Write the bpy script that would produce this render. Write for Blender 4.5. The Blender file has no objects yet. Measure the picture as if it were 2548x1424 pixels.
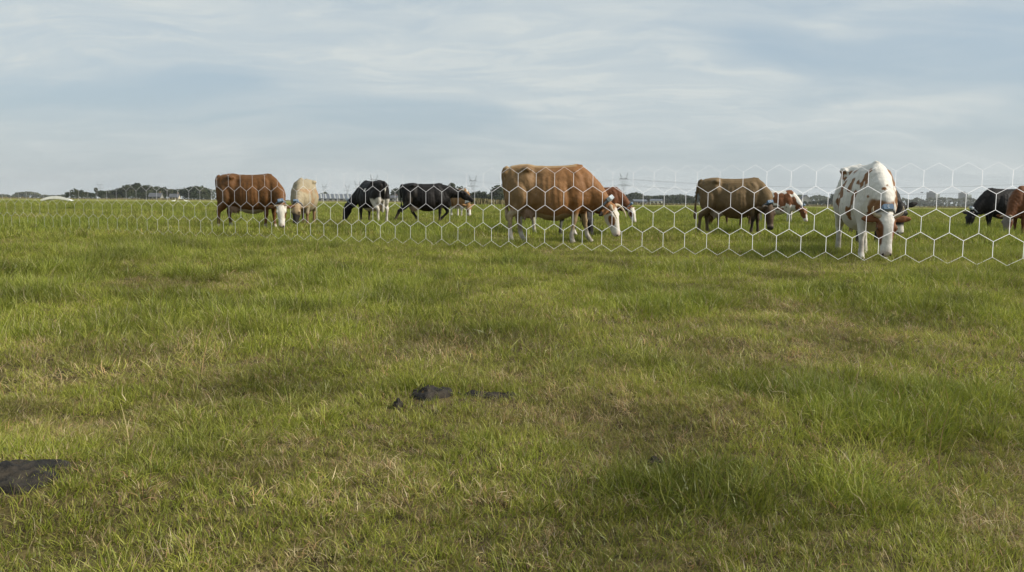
import bpy, bmesh, math, random
import numpy as np
from mathutils import Vector, Matrix

random.seed(7)
rng = np.random.default_rng(11)
scene = bpy.context.scene
COL = scene.collection
R = math.radians

# ------------------------------------------------------------------ camera
CAM_H = 0.79
cam_data = bpy.data.cameras.new('camera')
cam_data.sensor_width = 36.0
cam_data.lens = 36.0 * 2100 / 2548
cam_data.clip_start = 0.05
cam_data.clip_end = 20000
cam = bpy.data.objects.new('camera', cam_data)
COL.objects.link(cam)
pitch = math.atan(209.0 / 2100.0)
roll = 0.0095
f_ = Vector((0, math.cos(pitch), -math.sin(pitch)))
u0 = Vector((0, math.sin(pitch), math.cos(pitch)))
r0 = Vector((1, 0, 0))
r_ = r0 * math.cos(roll) + u0 * math.sin(roll)
u_ = u0 * math.cos(roll) - r0 * math.sin(roll)
mw = Matrix((r_, u_, -f_)).transposed().to_4x4()
mw.translation = Vector((0, 0, CAM_H))
cam.matrix_world = mw
scene.camera = cam

# ------------------------------------------------------------------ light, sky, exposure
SUN_EL, SUN_AZ = R(36), R(-14)          # azimuth measured from +X (right) towards +Y (away)
sun_dir = Vector((math.cos(SUN_EL) * math.cos(SUN_AZ), math.cos(SUN_EL) * math.sin(SUN_AZ), math.sin(SUN_EL)))
sd = bpy.data.lights.new('sun', 'SUN')
sd.energy = 4.4
sd.angle = R(12)
sd.color = (1.0, 0.93, 0.82)
so = bpy.data.objects.new('sun', sd)
COL.objects.link(so)
so.rotation_euler = (-sun_dir).to_track_quat('-Z', 'Y').to_euler()
so.location = (30, 5, 30)

scene.view_settings.view_transform = 'Standard'
scene.view_settings.look = 'None'
scene.view_settings.gamma = 1.0
scene.view_settings.use_curve_mapping = False
scene.view_settings.exposure = 0.20

scene.render.engine = 'CYCLES'
cy = scene.cycles
cy.use_denoising = True
try:
    cy.denoiser = 'OPENIMAGEDENOISE'
except Exception:
    pass
cy.max_bounces = 4
cy.diffuse_bounces = 2
cy.glossy_bounces = 2
cy.transmission_bounces = 3
cy.transparent_max_bounces = 4
cy.volume_bounces = 0
cy.use_adaptive_sampling = True
cy.adaptive_threshold = 0.02
cy.caustics_reflective = False
cy.caustics_refractive = False


class NT:
    """small helper around a node tree"""
    def __init__(self, tree):
        self.t = tree
        self.n = tree.nodes
        self.l = tree.links

    def node(self, kind, **kw):
        n = self.n.new(kind)
        for k, v in kw.items():
            setattr(n, k, v)
        return n

    def link(self, a, b):
        self.l.new(a, b)

    def val(self, sock, v):
        if hasattr(v, 'is_output'):
            self.l.new(v, sock)
        else:
            sock.default_value = v

    def math(self, op, a, b=None, clamp=False):
        n = self.node('ShaderNodeMath', operation=op, use_clamp=clamp)
        self.val(n.inputs[0], a)
        if b is not None:
            self.val(n.inputs[1], b)
        return n.outputs[0]

    def mix(self, fac, a, b, blend='MIX'):
        n = self.node('ShaderNodeMix', data_type='RGBA', blend_type=blend)
        self.val(n.inputs[0], fac)
        self.val(n.inputs[6], a if hasattr(a, 'is_output') else (*a, 1))
        self.val(n.inputs[7], b if hasattr(b, 'is_output') else (*b, 1))
        return n.outputs[2]

    def ramp(self, fac, lo, hi):
        n = self.node('ShaderNodeMapRange', interpolation_type='SMOOTHSTEP')
        self.val(n.inputs[0], fac)
        n.inputs[1].default_value = lo
        n.inputs[2].default_value = hi
        return n.outputs[0]

    def noise(self, vec, scale, detail=4, rough=0.55, dist=0.0, out=0):
        n = self.node('ShaderNodeTexNoise')
        if vec is not None:
            self.l.new(vec, n.inputs['Vector'])
        n.inputs['Scale'].default_value = scale
        n.inputs['Detail'].default_value = detail
        n.inputs['Roughness'].default_value = rough
        n.inputs['Distortion'].default_value = dist
        return n.outputs[out]

    def mapping(self, vec, scale=(1, 1, 1), rot=(0, 0, 0), loc=(0, 0, 0)):
        n = self.node('ShaderNodeMapping')
        self.l.new(vec, n.inputs[0])
        n.inputs['Location'].default_value = loc
        n.inputs['Rotation'].default_value = rot
        n.inputs['Scale'].default_value = scale
        return n.outputs[0]


def build_world():
    w = bpy.data.worlds.new('World')
    scene.world = w
    w.use_nodes = True
    w.node_tree.nodes.clear()
    g = NT(w.node_tree)
    out = g.node('ShaderNodeOutputWorld')
    bg = g.node('ShaderNodeBackground')
    bg.inputs[1].default_value = 0.1
    sky = g.node('ShaderNodeTexSky', sky_type='NISHITA')
    sky.sun_disc = False
    sky.sun_elevation = SUN_EL
    sky.sun_rotation = math.pi / 2 - SUN_AZ
    sky.air_density = 1.0
    sky.dust_density = 2.0
    sky.ozone_density = 1.0
    tc = g.node('ShaderNodeTexCoord')
    sep = g.node('ShaderNodeSeparateXYZ')
    g.link(tc.outputs['Generated'], sep.inputs[0])
    zc = g.math('MAXIMUM', sep.outputs[2], 0.0)
    zz = g.math('ADD', zc, 0.20)
    px = g.math('DIVIDE', sep.outputs[0], zz)
    py = g.math('DIVIDE', sep.outputs[1], zz)
    cmb = g.node('ShaderNodeCombineXYZ')
    g.link(px, cmb.inputs[0])
    g.link(py, cmb.inputs[1])
    P = cmb.outputs[0]
    # thin veil, wide soft banks, combed fibres and small ripples
    warp = g.noise(P, 0.9, 3, 0.5, out=1)
    wm = g.node('ShaderNodeVectorMath', operation='MULTIPLY_ADD')
    g.link(warp, wm.inputs[0])
    wm.inputs[1].default_value = (0.9, 0.7, 0)
    g.link(P, wm.inputs[2])
    PW = wm.outputs[0]
    bank = g.noise(g.mapping(PW, (0.70, 1.05, 1), (0, 0, R(12)), (0.6, 4.4, 0)), 1.0, 4, 0.5, 0.3)
    fibre = g.noise(g.mapping(PW, (0.8, 2.6, 1), (0, 0, R(14)), (0.4, 5.2, 0)), 1.1, 8, 0.6, 0.5)
    ripple = g.noise(g.mapping(PW, (1.6, 3.6, 1), (0, 0, R(24)), (7.4, 2.2, 0)), 2.2, 7, 0.62, 0.6)
    m1 = g.ramp(bank, 0.36, 0.62)
    m2 = g.ramp(fibre, 0.40, 0.68)
    m3 = g.ramp(ripple, 0.42, 0.64)
    cl = g.math('MULTIPLY', m2, 0.42)
    cl = g.math('ADD', cl, g.math('MULTIPLY', m1, 0.62))
    cl = g.math('ADD', cl, g.math('MULTIPLY', g.math('MULTIPLY', m3, m1), 0.46))
    cl = g.math('MULTIPLY', cl, 0.80, clamp=True)
    veil = g.mix(0.66, sky.outputs[0], (4.05, 5.05, 5.80))
    cloud = g.mix(cl, veil, (5.65, 6.12, 6.14))
    # milky air towards the horizon
    hz = g.math('POWER', g.math('SUBTRACT', 1.0, zc, clamp=True), 16.0)
    final = g.mix(g.math('MULTIPLY', hz, 0.85), cloud, (4.45, 4.85, 4.88))
    g.link(final, bg.inputs[0])
    g.link(bg.outputs[0], out.inputs[0])


build_world()

# ------------------------------------------------------------------ numeric noise


def _hash(i, j, k, seed):
    s = np.sin(i * 127.1 + j * 311.7 + k * 74.7 + seed * 19.19) * 43758.5453
    return s - np.floor(s)


def vnoise(x, y, z=0.0, seed=0):
    x = np.asarray(x, float); y = np.asarray(y, float); z = np.asarray(z, float) + np.zeros_like(x)
    xi, yi, zi = np.floor(x), np.floor(y), np.floor(z)
    fx, fy, fz = x - xi, y - yi, z - zi
    fx, fy, fz = [q * q * (3 - 2 * q) for q in (fx, fy, fz)]
    r = 0
    for a in (0, 1):
        for b in (0, 1):
            for c in (0, 1):
                w = (fx if a else 1 - fx) * (fy if b else 1 - fy) * (fz if c else 1 - fz)
                r = r + w * _hash(xi + a, yi + b, zi + c, seed)
    return r


def fbm(x, y, z=0.0, seed=0, oct=4):
    r, amp, tot, s = 0, 1.0, 0.0, 1.0
    for o in range(oct):
        r = r + amp * vnoise(np.asarray(x) * s, np.asarray(y) * s, np.asarray(z) * s, seed + o)
        tot += amp
        amp *= 0.5
        s *= 2.03
    return r / tot


def sstep(a, b, x):
    t = np.clip((x - a) / (b - a), 0, 1)
    return t * t * (3 - 2 * t)


def ground_h(x, y):
    x = np.asarray(x, float); y = np.asarray(y, float)
    d = np.hypot(x, y)
    near = 1 - sstep(60, 160, d)
    h = (fbm(x * 1.3, y * 1.3, 0, 3, 3) - 0.5) * 0.11 * (1 - sstep(14, 40, d))
    h = h + (fbm(x * 0.22, y * 0.22, 0, 9, 3) - 0.5) * 0.09 * near
    return h * sstep(0.3, 1.5, d)


def gh(x, y):
    return float(ground_h(np.array([x]), np.array([y]))[0])


# dry, straw-coloured sward and long lush sward of the pasture (metres on the ground)
LUSH = [(-2.23, 5.92, 0.55, 1.0), (-1.86, 8.03, 0.45, .9), (-2.9, 6.6, 0.6, .5), (1.07, 7.81, 0.5, .9), (1.34, 6.54, 0.40, .6),
        (3.3, 6.7, 0.8, .8), (3.54, 6.01, 0.5, .9), (-0.17, 4.96, 0.5, .6), (1.18, 3.34, 0.30, .9), (0.55, 2.34, 0.30, .8),
        (1.35, 2.98, 0.35, .9), (1.75, 3.4, 0.4, .8), (-5.5, 9.5, .9, .7), (4.6, 8.8, .9, .8), (-0.6, 7.2, .6, .4),
        (0.1, 9.6, .8, .5), (2.2, 9.9, .9, .6), (6.4, 10.2, 1, .7), (-3.6, 12.5, 1, .6), (0.95, 2.35, .28, .6), (-1.3, 4.9, .3, .5)]
DRY = [(-0.72, 2.59, 0.28, 1.0), (2.06, 5.17, 0.7, .9), (-0.34, 4.12, 0.6, .8), (-1.9, 4.05, 0.6, .7), (1.0, 4.6, .5, .7),
       (0.2, 3.2, .35, .8), (-0.9, 3.2, .5, .7), (-0.4, 2.75, .3, .6), (2.6, 4.6, .5, .6), (-0.3, 2.2, .3, .6), (1.5, 2.1, .3, .4),
       (-2.6, 4.8, .5, .6), (0.1, 1.95, .2, .5)]


def lush_map(x, y):
    v = sstep(0.54, 0.74, fbm(x * 0.95 + 3, y * 0.80, 0, 21, 4)) * (0.22 + 0.63 * sstep(4.6, 7.0, np.hypot(x, y)))
    far = sstep(0.50, 0.68, fbm(x * 0.34 + 9, y * 0.22, 0, 23, 4)) * 0.9 * sstep(9, 18, np.hypot(x, y))
    v = np.maximum(v, far)
    for (a, b, r, k) in LUSH:
        q = ((x - a) ** 2 + ((y - b) * 1.3) ** 2) / (r * r)
        v = np.maximum(v, k * np.exp(-q * 1.2))
    return np.clip(v * (0.65 + 0.7 * vnoise(x * 2.6, y * 2.6, 0, 5)), 0, 1)


def dry_map(x, y):
    d = np.hypot(x, y)
    band = sstep(6.4, 4.4, d)
    n = fbm(x * 2.2, y * 2.6, 0, 33, 4)
    v = band * (0.14 + 0.58 * sstep(0.48, 0.62, n)) + (1 - band) * 0.45 * sstep(0.54, 0.68, fbm(x * 0.6, y * 0.6, 0, 41, 4))
    for (a, b, r, k) in DRY:
        q = ((x - a) ** 2 + ((y - b) * 1.2) ** 2) / (r * r)
        v = np.maximum(v, k * np.exp(-q) * (0.35 + 0.9 * n))
    return np.clip(v - 0.65 * lush_map(x, y), 0, 1)


# ------------------------------------------------------------------ object helpers
def tag(o, label=None, cat=None, group=None, kind=None):
    if label:
        o['label'] = label
    if cat:
        o['category'] = cat
    if group:
        o['group'] = group
    if kind:
        o['kind'] = kind
    return o


def empty(name, loc, rz=0.0, scale=1.0):
    o = bpy.data.objects.new(name, None)
    COL.objects.link(o)
    o.location = loc
    o.rotation_euler = (0, 0, rz)
    o.scale = (scale,) * 3
    o.empty_display_size = 0.2
    return o


def obj(name, me, mat, parent=None):
    o = bpy.data.objects.new(name, me)
    COL.objects.link(o)
    if mat is not None and not me.materials:
        me.materials.append(mat)
    if parent is not None:
        o.parent = parent
    return o


def mesh(name, V, F, smooth=False):
    me = bpy.data.meshes.new(name)
    me.from_pydata([tuple(v) for v in V], [], F)
    if smooth:
        me.polygons.foreach_set('use_smooth', [True] * len(me.polygons))
    me.update()
    return me


class MB:
    def __init__(self):
        self.V = []
        self.F = []

    def add(self, V, F):
        b = len(self.V)
        self.V += [tuple(v) for v in V]
        self.F += [tuple(i + b for i in f) for f in F]

    def box(self, x0, x1, y0, y1, z0, z1):
        V = [(x0, y0, z0), (x1, y0, z0), (x1, y1, z0), (x0, y1, z0), (x0, y0, z1), (x1, y0, z1), (x1, y1, z1), (x0, y1, z1)]
        self.add(V, [(3, 2, 1, 0), (4, 5, 6, 7), (0, 1, 5, 4), (1, 2, 6, 5), (2, 3, 7, 6), (3, 0, 4, 7)])

    def tube(self, pts, n=8, cap=True, flat=None):
        """pts: (x, y, z, r) chain; closed round tube"""
        P = [Vector(p[:3]) for p in pts]
        rings = []
        ref = None
        for i, p in enumerate(P):
            a = P[max(i - 1, 0)]
            b = P[min(i + 1, len(P) - 1)]
            t = (b - a)
            t = t.normalized() if t.length > 1e-9 else Vector((0, 0, 1))
            if ref is None:
                ref = Vector((1, 0, 0)) if abs(t.x) < 0.8 else Vector((0, 1, 0))
            s = t.cross(ref)
            s = s.normalized() if s.length > 1e-6 else t.orthogonal().normalized()
            ref = s.cross(t).normalized()
            rr = pts[i][3]
            rings.append([p + (ref * math.cos(2 * math.pi * k / n) + s * math.sin(2 * math.pi * k / n)) * rr for k in range(n)])
        V, F = [], []
        for q in rings:
            V += q
        for i in range(len(rings) - 1):
            for k in range(n):
                k2 = (k + 1) % n
                F.append((i * n + k, i * n + k2, (i + 1) * n + k2, (i + 1) * n + k))
        if cap:
            F.append(tuple(range(n - 1, -1, -1)))
            m = (len(rings) - 1) * n
            F.append(tuple(m + k for k in range(n)))
        self.add(V, F)

    def loft(self, secs):
        """secs: rings of equal length, closed with caps"""
        n = len(secs[0])
        V, F = [], []
        for q in secs:
            V += list(q)
        for i in range(len(secs) - 1):
            for k in range(n):
                k2 = (k + 1) % n
                F.append((i * n + k, i * n + k2, (i + 1) * n + k2, (i + 1) * n + k))
        F.append(tuple(range(n - 1, -1, -1)))
        m = (len(secs) - 1) * n
        F.append(tuple(m + k for k in range(n)))
        self.add(V, F)

    def ball(self, c, r, nu=10, nv=7, M=None):
        V, F = [], []
        for j in range(nv + 1):
            ph = math.pi * j / nv
            for i in range(nu):
                th = 2 * math.pi * i / nu
                v = Vector((r[0] * math.sin(ph) * math.cos(th), r[1] * math.sin(ph) * math.sin(th), r[2] * math.cos(ph)))
                if M is not None:
                    v = M @ v
                V.append(Vector(c) + v)
        for j in range(nv):
            for i in range(nu):
                i2 = (i + 1) % nu
                a, b, c2, d = j * nu + i, j * nu + i2, (j + 1) * nu + i2, (j + 1) * nu + i
                if j == 0:
                    F.append((a, d, c2))
                elif j == nv - 1:
                    F.append((a, d, b))
                else:
                    F.append((a, d, c2, b))
        # weld the poles
        self.add(V, F)

    def build(self, name, mat, parent=None, smooth=False, clean=False):
        me = mesh(name, self.V, self.F, smooth)
        if clean:
            bm = bmesh.new()
            bm.from_mesh(me)
            bmesh.ops.remove_doubles(bm, verts=bm.verts, dist=1e-5)
            bmesh.ops.recalc_face_normals(bm, faces=bm.faces)
            bm.to_mesh(me)
            bm.free()
            if smooth:
                me.polygons.foreach_set('use_smooth', [True] * len(me.polygons))
        return obj(name, me, mat, parent)


# ------------------------------------------------------------------ materials
def new_mat(name):
    m = bpy.data.materials.new(name)
    m.use_nodes = True
    m.node_tree.nodes.clear()
    g = NT(m.node_tree)
    out = g.node('ShaderNodeOutputMaterial')
    return m, g, out


def simple_mat(name, col, rough=0.7, var=0.15, scale=3.0, spec=0.3, bump=0.0, metal=0.0):
    m, g, out = new_mat(name)
    p = g.node('ShaderNodeBsdfPrincipled')
    tc = g.node('ShaderNodeTexCoord')
    nz = g.noise(tc.outputs['Object'], scale, 5, 0.6)
    dark = tuple(c * (1 - var) for c in col)
    lite = tuple(min(1, c * (1 + var)) for c in col)
    g.link(g.mix(g.ramp(nz, 0.3, 0.7), dark, lite), p.inputs['Base Color'])
    p.inputs['Roughness'].default_value = rough
    p.inputs['Metallic'].default_value = metal
    p.inputs['Specular IOR Level'].default_value = spec
    if bump > 0:
        b = g.node('ShaderNodeBump')
        b.inputs['Strength'].default_value = bump
        b.inputs['Distance'].default_value = 0.02
        g.link(g.noise(tc.outputs['Object'], scale * 6, 4, 0.6), b.inputs['Height'])
        g.link(b.outputs[0], p.inputs['Normal'])
    g.link(p.outputs[0], out.inputs[0])
    return m


def coat_mat():
    m, g, out = new_mat('cow_hide')
    p = g.node('ShaderNodeBsdfPrincipled')
    at = g.node('ShaderNodeAttribute', attribute_name='Col')
    tc = g.node('ShaderNodeTexCoord')
    n1 = g.noise(tc.outputs['Object'], 5.0, 5, 0.6)
    n2 = g.noise(g.mapping(tc.outputs['Object'], (1, 1, 0.35)), 55.0, 3, 0.6)
    v = g.math('ADD', g.math('MULTIPLY', n1, 0.45), g.math('MULTIPLY', n2, 0.35))
    v = g.math('ADD', v, 0.60)
    vc = g.node('ShaderNodeCombineXYZ')
    for i in range(3):
        g.link(v, vc.inputs[i])
    g.link(g.mix(1.0, at.outputs['Color'], vc.outputs[0], 'MULTIPLY'), p.inputs['Base Color'])
    p.inputs['Roughness'].default_value = 0.62
    p.inputs['Specular IOR Level'].default_value = 0.22
    b = g.node('ShaderNodeBump')
    b.inputs['Strength'].default_value = 0.35
    b.inputs['Distance'].default_value = 0.01
    g.link(n2, b.inputs['Height'])
    b2 = g.node('ShaderNodeBump')
    b2.inputs['Strength'].default_value = 0.45
    b2.inputs['Distance'].default_value = 0.05
    g.link(g.noise(tc.outputs['Object'], 7.0, 3, 0.55), b2.inputs['Height'])
    g.link(b.outputs[0], b2.inputs['Normal'])
    g.link(b2.outputs[0], p.inputs['Normal'])
    g.link(p.outputs[0], out.inputs[0])
    return m


def grass_mat():
    m, g, out = new_mat('grass_blades')
    col = g.node('ShaderNodeAttribute', attribute_name='Col')
    dry = g.node('ShaderNodeAttribute', attribute_name='dry', attribute_type='INSTANCER')
    tint = g.node('ShaderNodeAttribute', attribute_name='tint', attribute_type='INSTANCER')
    lush = g.node('ShaderNodeAttribute', attribute_name='lush', attribute_type='INSTANCER')
    c = g.mix(g.math('MULTIPLY', dry.outputs['Fac'], 0.34), col.outputs['Color'], (0.36, 0.285, 0.125))
    c = g.mix(g.math('MULTIPLY', lush.outputs['Fac'], 0.42), c, (0.128, 0.172, 0.026))
    tv = g.math('ADD', g.math('MULTIPLY', tint.outputs['Fac'], 0.7), 0.65)
    cv = g.node('ShaderNodeCombineXYZ')
    for i in range(3):
        g.link(tv, cv.inputs[i])
    c = g.mix(1.0, c, cv.outputs[0], 'MULTIPLY')
    d = g.node('ShaderNodeBsdfDiffuse')
    t = g.node('ShaderNodeBsdfTranslucent')
    gl = g.node('ShaderNodeBsdfGlossy')
    gl.inputs['Roughness'].default_value = 0.45
    g.link(c, d.inputs[0])
    g.link(c, t.inputs[0])
    mx = g.node('ShaderNodeMixShader')
    mx.inputs[0].default_value = 0.40
    g.link(d.outputs[0], mx.inputs[1])
    g.link(t.outputs[0], mx.inputs[2])
    m2 = g.node('ShaderNodeMixShader')
    m2.inputs[0].default_value = 0.025
    g.link(mx.outputs[0], m2.inputs[1])
    g.link(gl.outputs[0], m2.inputs[2])
    g.link(m2.outputs[0], out.inputs[0])
    return m


def ground_mat():
    m, g, out = new_mat('pasture_turf')
    p = g.node('ShaderNodeBsdfPrincipled')
    geo = g.node('ShaderNodeNewGeometry')
    P = geo.outputs['Position']
    big = g.noise(g.mapping(P, (0.018, 0.05, 1)), 1.0, 5, 0.6)
    mid = g.noise(P, 0.35, 5, 0.62)
    fine = g.noise(P, 9.0, 6, 0.7)
    green = g.mix(g.ramp(mid, 0.35, 0.65), (0.175, 0.185, 0.032), (0.225, 0.22, 0.052))
    green = g.mix(g.ramp(big, 0.45, 0.7), green, (0.215, 0.185, 0.075))
    soil = g.mix(g.ramp(fine, 0.35, 0.7), (0.060, 0.046, 0.022), (0.135, 0.112, 0.042))
    # thatch and soil lie bare between the tufts of the grazed foreground, the meadow beyond is closed sward
    sp = g.node('ShaderNodeVectorMath', operation='LENGTH')
    g.link(P, sp.inputs[0])
    near = g.ramp(sp.outputs['Value'], 140.0, 25.0)
    c = g.mix(near, green, soil)
    g.link(c, p.inputs['Base Color'])
    p.inputs['Roughness'].default_value = 0.95
    p.inputs['Specular IOR Level'].default_value = 0.1
    b = g.node('ShaderNodeBump')
    b.inputs['Strength'].default_value = 0.9
    b.inputs['Distance'].default_value = 0.12
    g.link(g.noise(P, 2.2, 6, 0.65), b.inputs['Height'])
    g.link(b.outputs[0], p.inputs['Normal'])
    g.link(p.outputs[0], out.inputs[0])
    return m


def leaf_mat(name, c1, c2):
    m, g, out = new_mat(name)
    geo = g.node('ShaderNodeNewGeometry')
    oi = g.node('ShaderNodeObjectInfo')
    f = g.math('ADD', g.math('MULTIPLY', geo.outputs['Random Per Island'], 0.7), g.math('MULTIPLY', oi.outputs['Random'], 0.3))
    c = g.mix(f, c1, c2)
    d = g.node('ShaderNodeBsdfDiffuse')
    g.link(c, d.inputs[0])
    t = g.node('ShaderNodeBsdfTranslucent')
    g.link(c, t.inputs[0])
    mx = g.node('ShaderNodeMixShader')
    mx.inputs[0].default_value = 0.2
    g.link(d.outputs[0], mx.inputs[1])
    g.link(t.outputs[0], mx.inputs[2])
    g.link(mx.outputs[0], out.inputs[0])
    return m


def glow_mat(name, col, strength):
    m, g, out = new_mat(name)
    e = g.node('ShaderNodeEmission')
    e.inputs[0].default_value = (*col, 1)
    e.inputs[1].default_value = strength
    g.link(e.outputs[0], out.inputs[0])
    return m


def dung_mat():
    m, g, out = new_mat('cow_dung')
    p = g.node('ShaderNodeBsdfPrincipled')
    tc = g.node('ShaderNodeTexCoord')
    n = g.noise(tc.outputs['Object'], 14, 6, 0.65)
    g.link(g.mix(g.ramp(n, 0.35, 0.65), (0.010, 0.009, 0.008), (0.040, 0.032, 0.022)), p.inputs['Base Color'])
    r = g.math('ADD', g.math('MULTIPLY', n, 0.5), 0.42)
    g.link(r, p.inputs['Roughness'])
    p.inputs['Specular IOR Level'].default_value = 0.28
    b = g.node('ShaderNodeBump')
    b.inputs['Strength'].default_value = 0.8
    b.inputs['Distance'].default_value = 0.02
    g.link(g.noise(tc.outputs['Object'], 30, 5, 0.7), b.inputs['Height'])
    g.link(b.outputs[0], p.inputs['Normal'])
    g.link(p.outputs[0], out.inputs[0])
    return m


M = {
    'hide': coat_mat(),
    'grass': grass_mat(),
    'ground': ground_mat(),
    'leaf_dark': leaf_mat('leaves_dark', (0.022, 0.034, 0.016), (0.060, 0.075, 0.034)),
    'leaf_mid': leaf_mat('leaves_mid', (0.035, 0.048, 0.022), (0.085, 0.090, 0.045)),
    'bark': simple_mat('bark', (0.07, 0.055, 0.04), 0.9, 0.3, 2.0, 0.1, 0.5),
    'horn': simple_mat('horn', (0.42, 0.34, 0.23), 0.45, 0.3, 12),
    'horn_dark': simple_mat('dark_horn', (0.10, 0.08, 0.06), 0.45, 0.3, 12),
    'eye': simple_mat('eye', (0.008, 0.006, 0.005), 0.12, 0.1, 5, 0.5),
    'hoof': simple_mat('hoof', (0.035, 0.03, 0.025), 0.6, 0.3, 10),
    'strap': simple_mat('collar_strap', (0.16, 0.17, 0.18), 0.7, 0.2, 20),
    'box_blue': simple_mat('collar_box_blue', (0.13, 0.19, 0.27), 0.45, 0.15, 12),
    'box_pale': simple_mat('collar_box_pale', (0.52, 0.57, 0.60), 0.45, 0.12, 12),
    'print_dark': simple_mat('collar_print_dark', (0.12, 0.14, 0.16), 0.6, 0.1, 12),
    'print_white': simple_mat('collar_print_white', (0.62, 0.64, 0.64), 0.6, 0.1, 12),
    'dung': dung_mat(),
    'steel': simple_mat('galvanised_steel', (0.16, 0.17, 0.18), 0.6, 0.1, 0.3, 0.4, 0, 0.3),
    'wire': simple_mat('wire', (0.10, 0.10, 0.11), 0.6, 0.1, 0.3),
    'wall_grey': simple_mat('render_grey', (0.22, 0.22, 0.21), 0.85, 0.12, 0.4),
    'wall_brick': simple_mat('brick_far', (0.17, 0.12, 0.09), 0.9, 0.15, 0.6),
    'wall_cream': simple_mat('render_cream', (0.55, 0.48, 0.36), 0.85, 0.1, 0.4),
    'wall_white': simple_mat('render_white', (0.66, 0.65, 0.60), 0.8, 0.1, 0.4),
    'roof_grey': simple_mat('roof_grey', (0.085, 0.09, 0.10), 0.8, 0.15, 0.4),
    'roof_red': simple_mat('roof_red', (0.13, 0.085, 0.065), 0.85, 0.15, 0.4),
    'sheet': simple_mat('roof_sheet_blue_grey', (0.10, 0.115, 0.135), 0.7, 0.12, 0.3),
    'skylight': simple_mat('skylight_sheet', (0.34, 0.35, 0.34), 0.6, 0.08, 0.3),
    'window': simple_mat('window_glass', (0.02, 0.022, 0.026), 0.15, 0.1, 0.3, 0.5),
    'concrete': simple_mat('concrete', (0.17, 0.18, 0.19), 0.9, 0.1, 0.1),
    'white_paint': simple_mat('white_paint', (0.72, 0.72, 0.69), 0.6, 0.08, 1.0),
    'wood': simple_mat('weathered_wood', (0.20, 0.17, 0.13), 0.9, 0.25, 6, 0.1, 0.3),
    'stalk': simple_mat('straw', (0.42, 0.35, 0.19), 0.9, 0.2, 9, 0.1),
    'feather': simple_mat('white_feathers', (0.75, 0.74, 0.70), 0.9, 0.08, 9, 0.1),
    'beak': simple_mat('orange_beak', (0.45, 0.16, 0.03), 0.6, 0.1, 9),
    'reed': leaf_mat('margin_reeds', (0.13, 0.12, 0.055), (0.24, 0.20, 0.11)),
}


for lvl, power in enumerate((.60, .66, .74, .82, .88)):           # drawn overlay lines given added glow, fainter where the overlay fades far off
    M['line%d' % lvl] = glow_mat('white_overlay_line', (1.0, 0.99, 0.95), power)


# ------------------------------------------------------------------ ground
def build_ground():
    na = 400
    rads = [0.0] + list(0.35 * np.power(1.052, np.arange(0, 185)))
    rads = [r for r in rads if r < 4000] + [4000]
    V = [(0, 0, gh(0, 0))]
    # angular rows: fine ahead of the viewpoint, coarse behind
    ang = np.concatenate([np.linspace(R(90 - 48), R(90 + 48), 300, endpoint=False), np.linspace(R(138), R(402), 60, endpoint=False)])
    n = len(ang)
    rr = np.array(rads[1:])
    X = rr[:, None] * np.cos(ang)[None, :]
    Y = rr[:, None] * np.sin(ang)[None, :]
    Z = ground_h(X, Y)
    V += list(zip(X.ravel(), Y.ravel(), Z.ravel()))
    F = [(0, 1 + k, 1 + (k + 1) % n) for k in range(n)]
    for i in range(len(rr) - 1):
        a = 1 + i * n
        b = a + n
        for k in range(n):
            k2 = (k + 1) % n
            F.append((a + k, b + k, b + k2, a + k2))
    o = obj('ground', mesh('ground', V, F, True), M['ground'])
    tag(o, kind='structure')


build_ground()

# ------------------------------------------------------------------ cows
TORSO = [  # x, top, bottom, half width, height fraction of the widest line, upper roundness
    (-.87, 1.22, 1.02, .05, .5, 1.0), (-.83, 1.32, .90, .14, .62, .9), (-.73, 1.375, .76, .225, .62, .8),
    (-.58, 1.40, .68, .265, .63, .72), (-.42, 1.41, .60, .285, .62, .66), (-.28, 1.385, .53, .300, .42, 1.05),
    (-.08, 1.375, .465, .360, .40, 1.05), (.14, 1.375, .45, .375, .40, 1.0), (.32, 1.39, .485, .345, .42, 1.1),
    (.48, 1.415, .53, .290, .45, 1.25), (.60, 1.40, .56, .255, .45, 1.25), (.72, 1.31, .58, .220, .45, 1.05),
    (.82, 1.16, .62, .17, .5, 1.0), (.90, 1.00, .70, .09, .5, 1.0)]
FRONT = [(.56, .10, 1.12, .05), (.56, .13, 1.02, .11), (.53, .185, .80, .118), (.535, .175, .62, .080), (.535, .17, .46, .060), (.54, .17, .40, .058),
         (.53, .17, .33, .041), (.53, .17, .21, .038), (.525, .17, .135, .048), (.55, .17, .07, .046), (.575, .17, .0, .060)]
HIND = [(-.58, .10, 1.20, .06), (-.58, .13, 1.08, .14), (-.53, .175, .90, .155), (-.51, .19, .73, .125), (-.60, .18, .59, .088), (-.70, .175, .50, .068),
        (-.71, .175, .44, .055), (-.70, .175, .31, .042), (-.69, .175, .14, .049), (-.665, .175, .07, .046), (-.64, .175, .0, .060)]


def smooth_chain(pts, sub=4):
    """Catmull-Rom through (x,y,z,r) points"""
    P = [np.array(p, float) for p in pts]
    P = [2 * P[0] - P[1]] + P + [2 * P[-1] - P[-2]]
    out = []
    for i in range(1, len(P) - 2):
        for k in range(sub):
            t = k / sub
            a, b, c, d = P[i - 1], P[i], P[i + 1], P[i + 2]
            out.append(0.5 * ((2 * b) + (c - a) * t + (2 * a - 5 * b + 4 * c - d) * t * t + (3 * b - a - 3 * c + d) * t ** 3))
    out.append(P[-2])
    return [tuple(o) for o in out]


def leg_chain(base, side, foot=0.0, spread=0.0):
    """bend a leg so the hoof stands `foot` metres further forward"""
    z0 = base[0][2]
    out = []
    for (x, y, z, r) in base:
        k = ((z0 - z) / z0) ** 1.3
        out.append((x + foot * k, (y + spread * k) * side, z, r))
    return out


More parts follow.
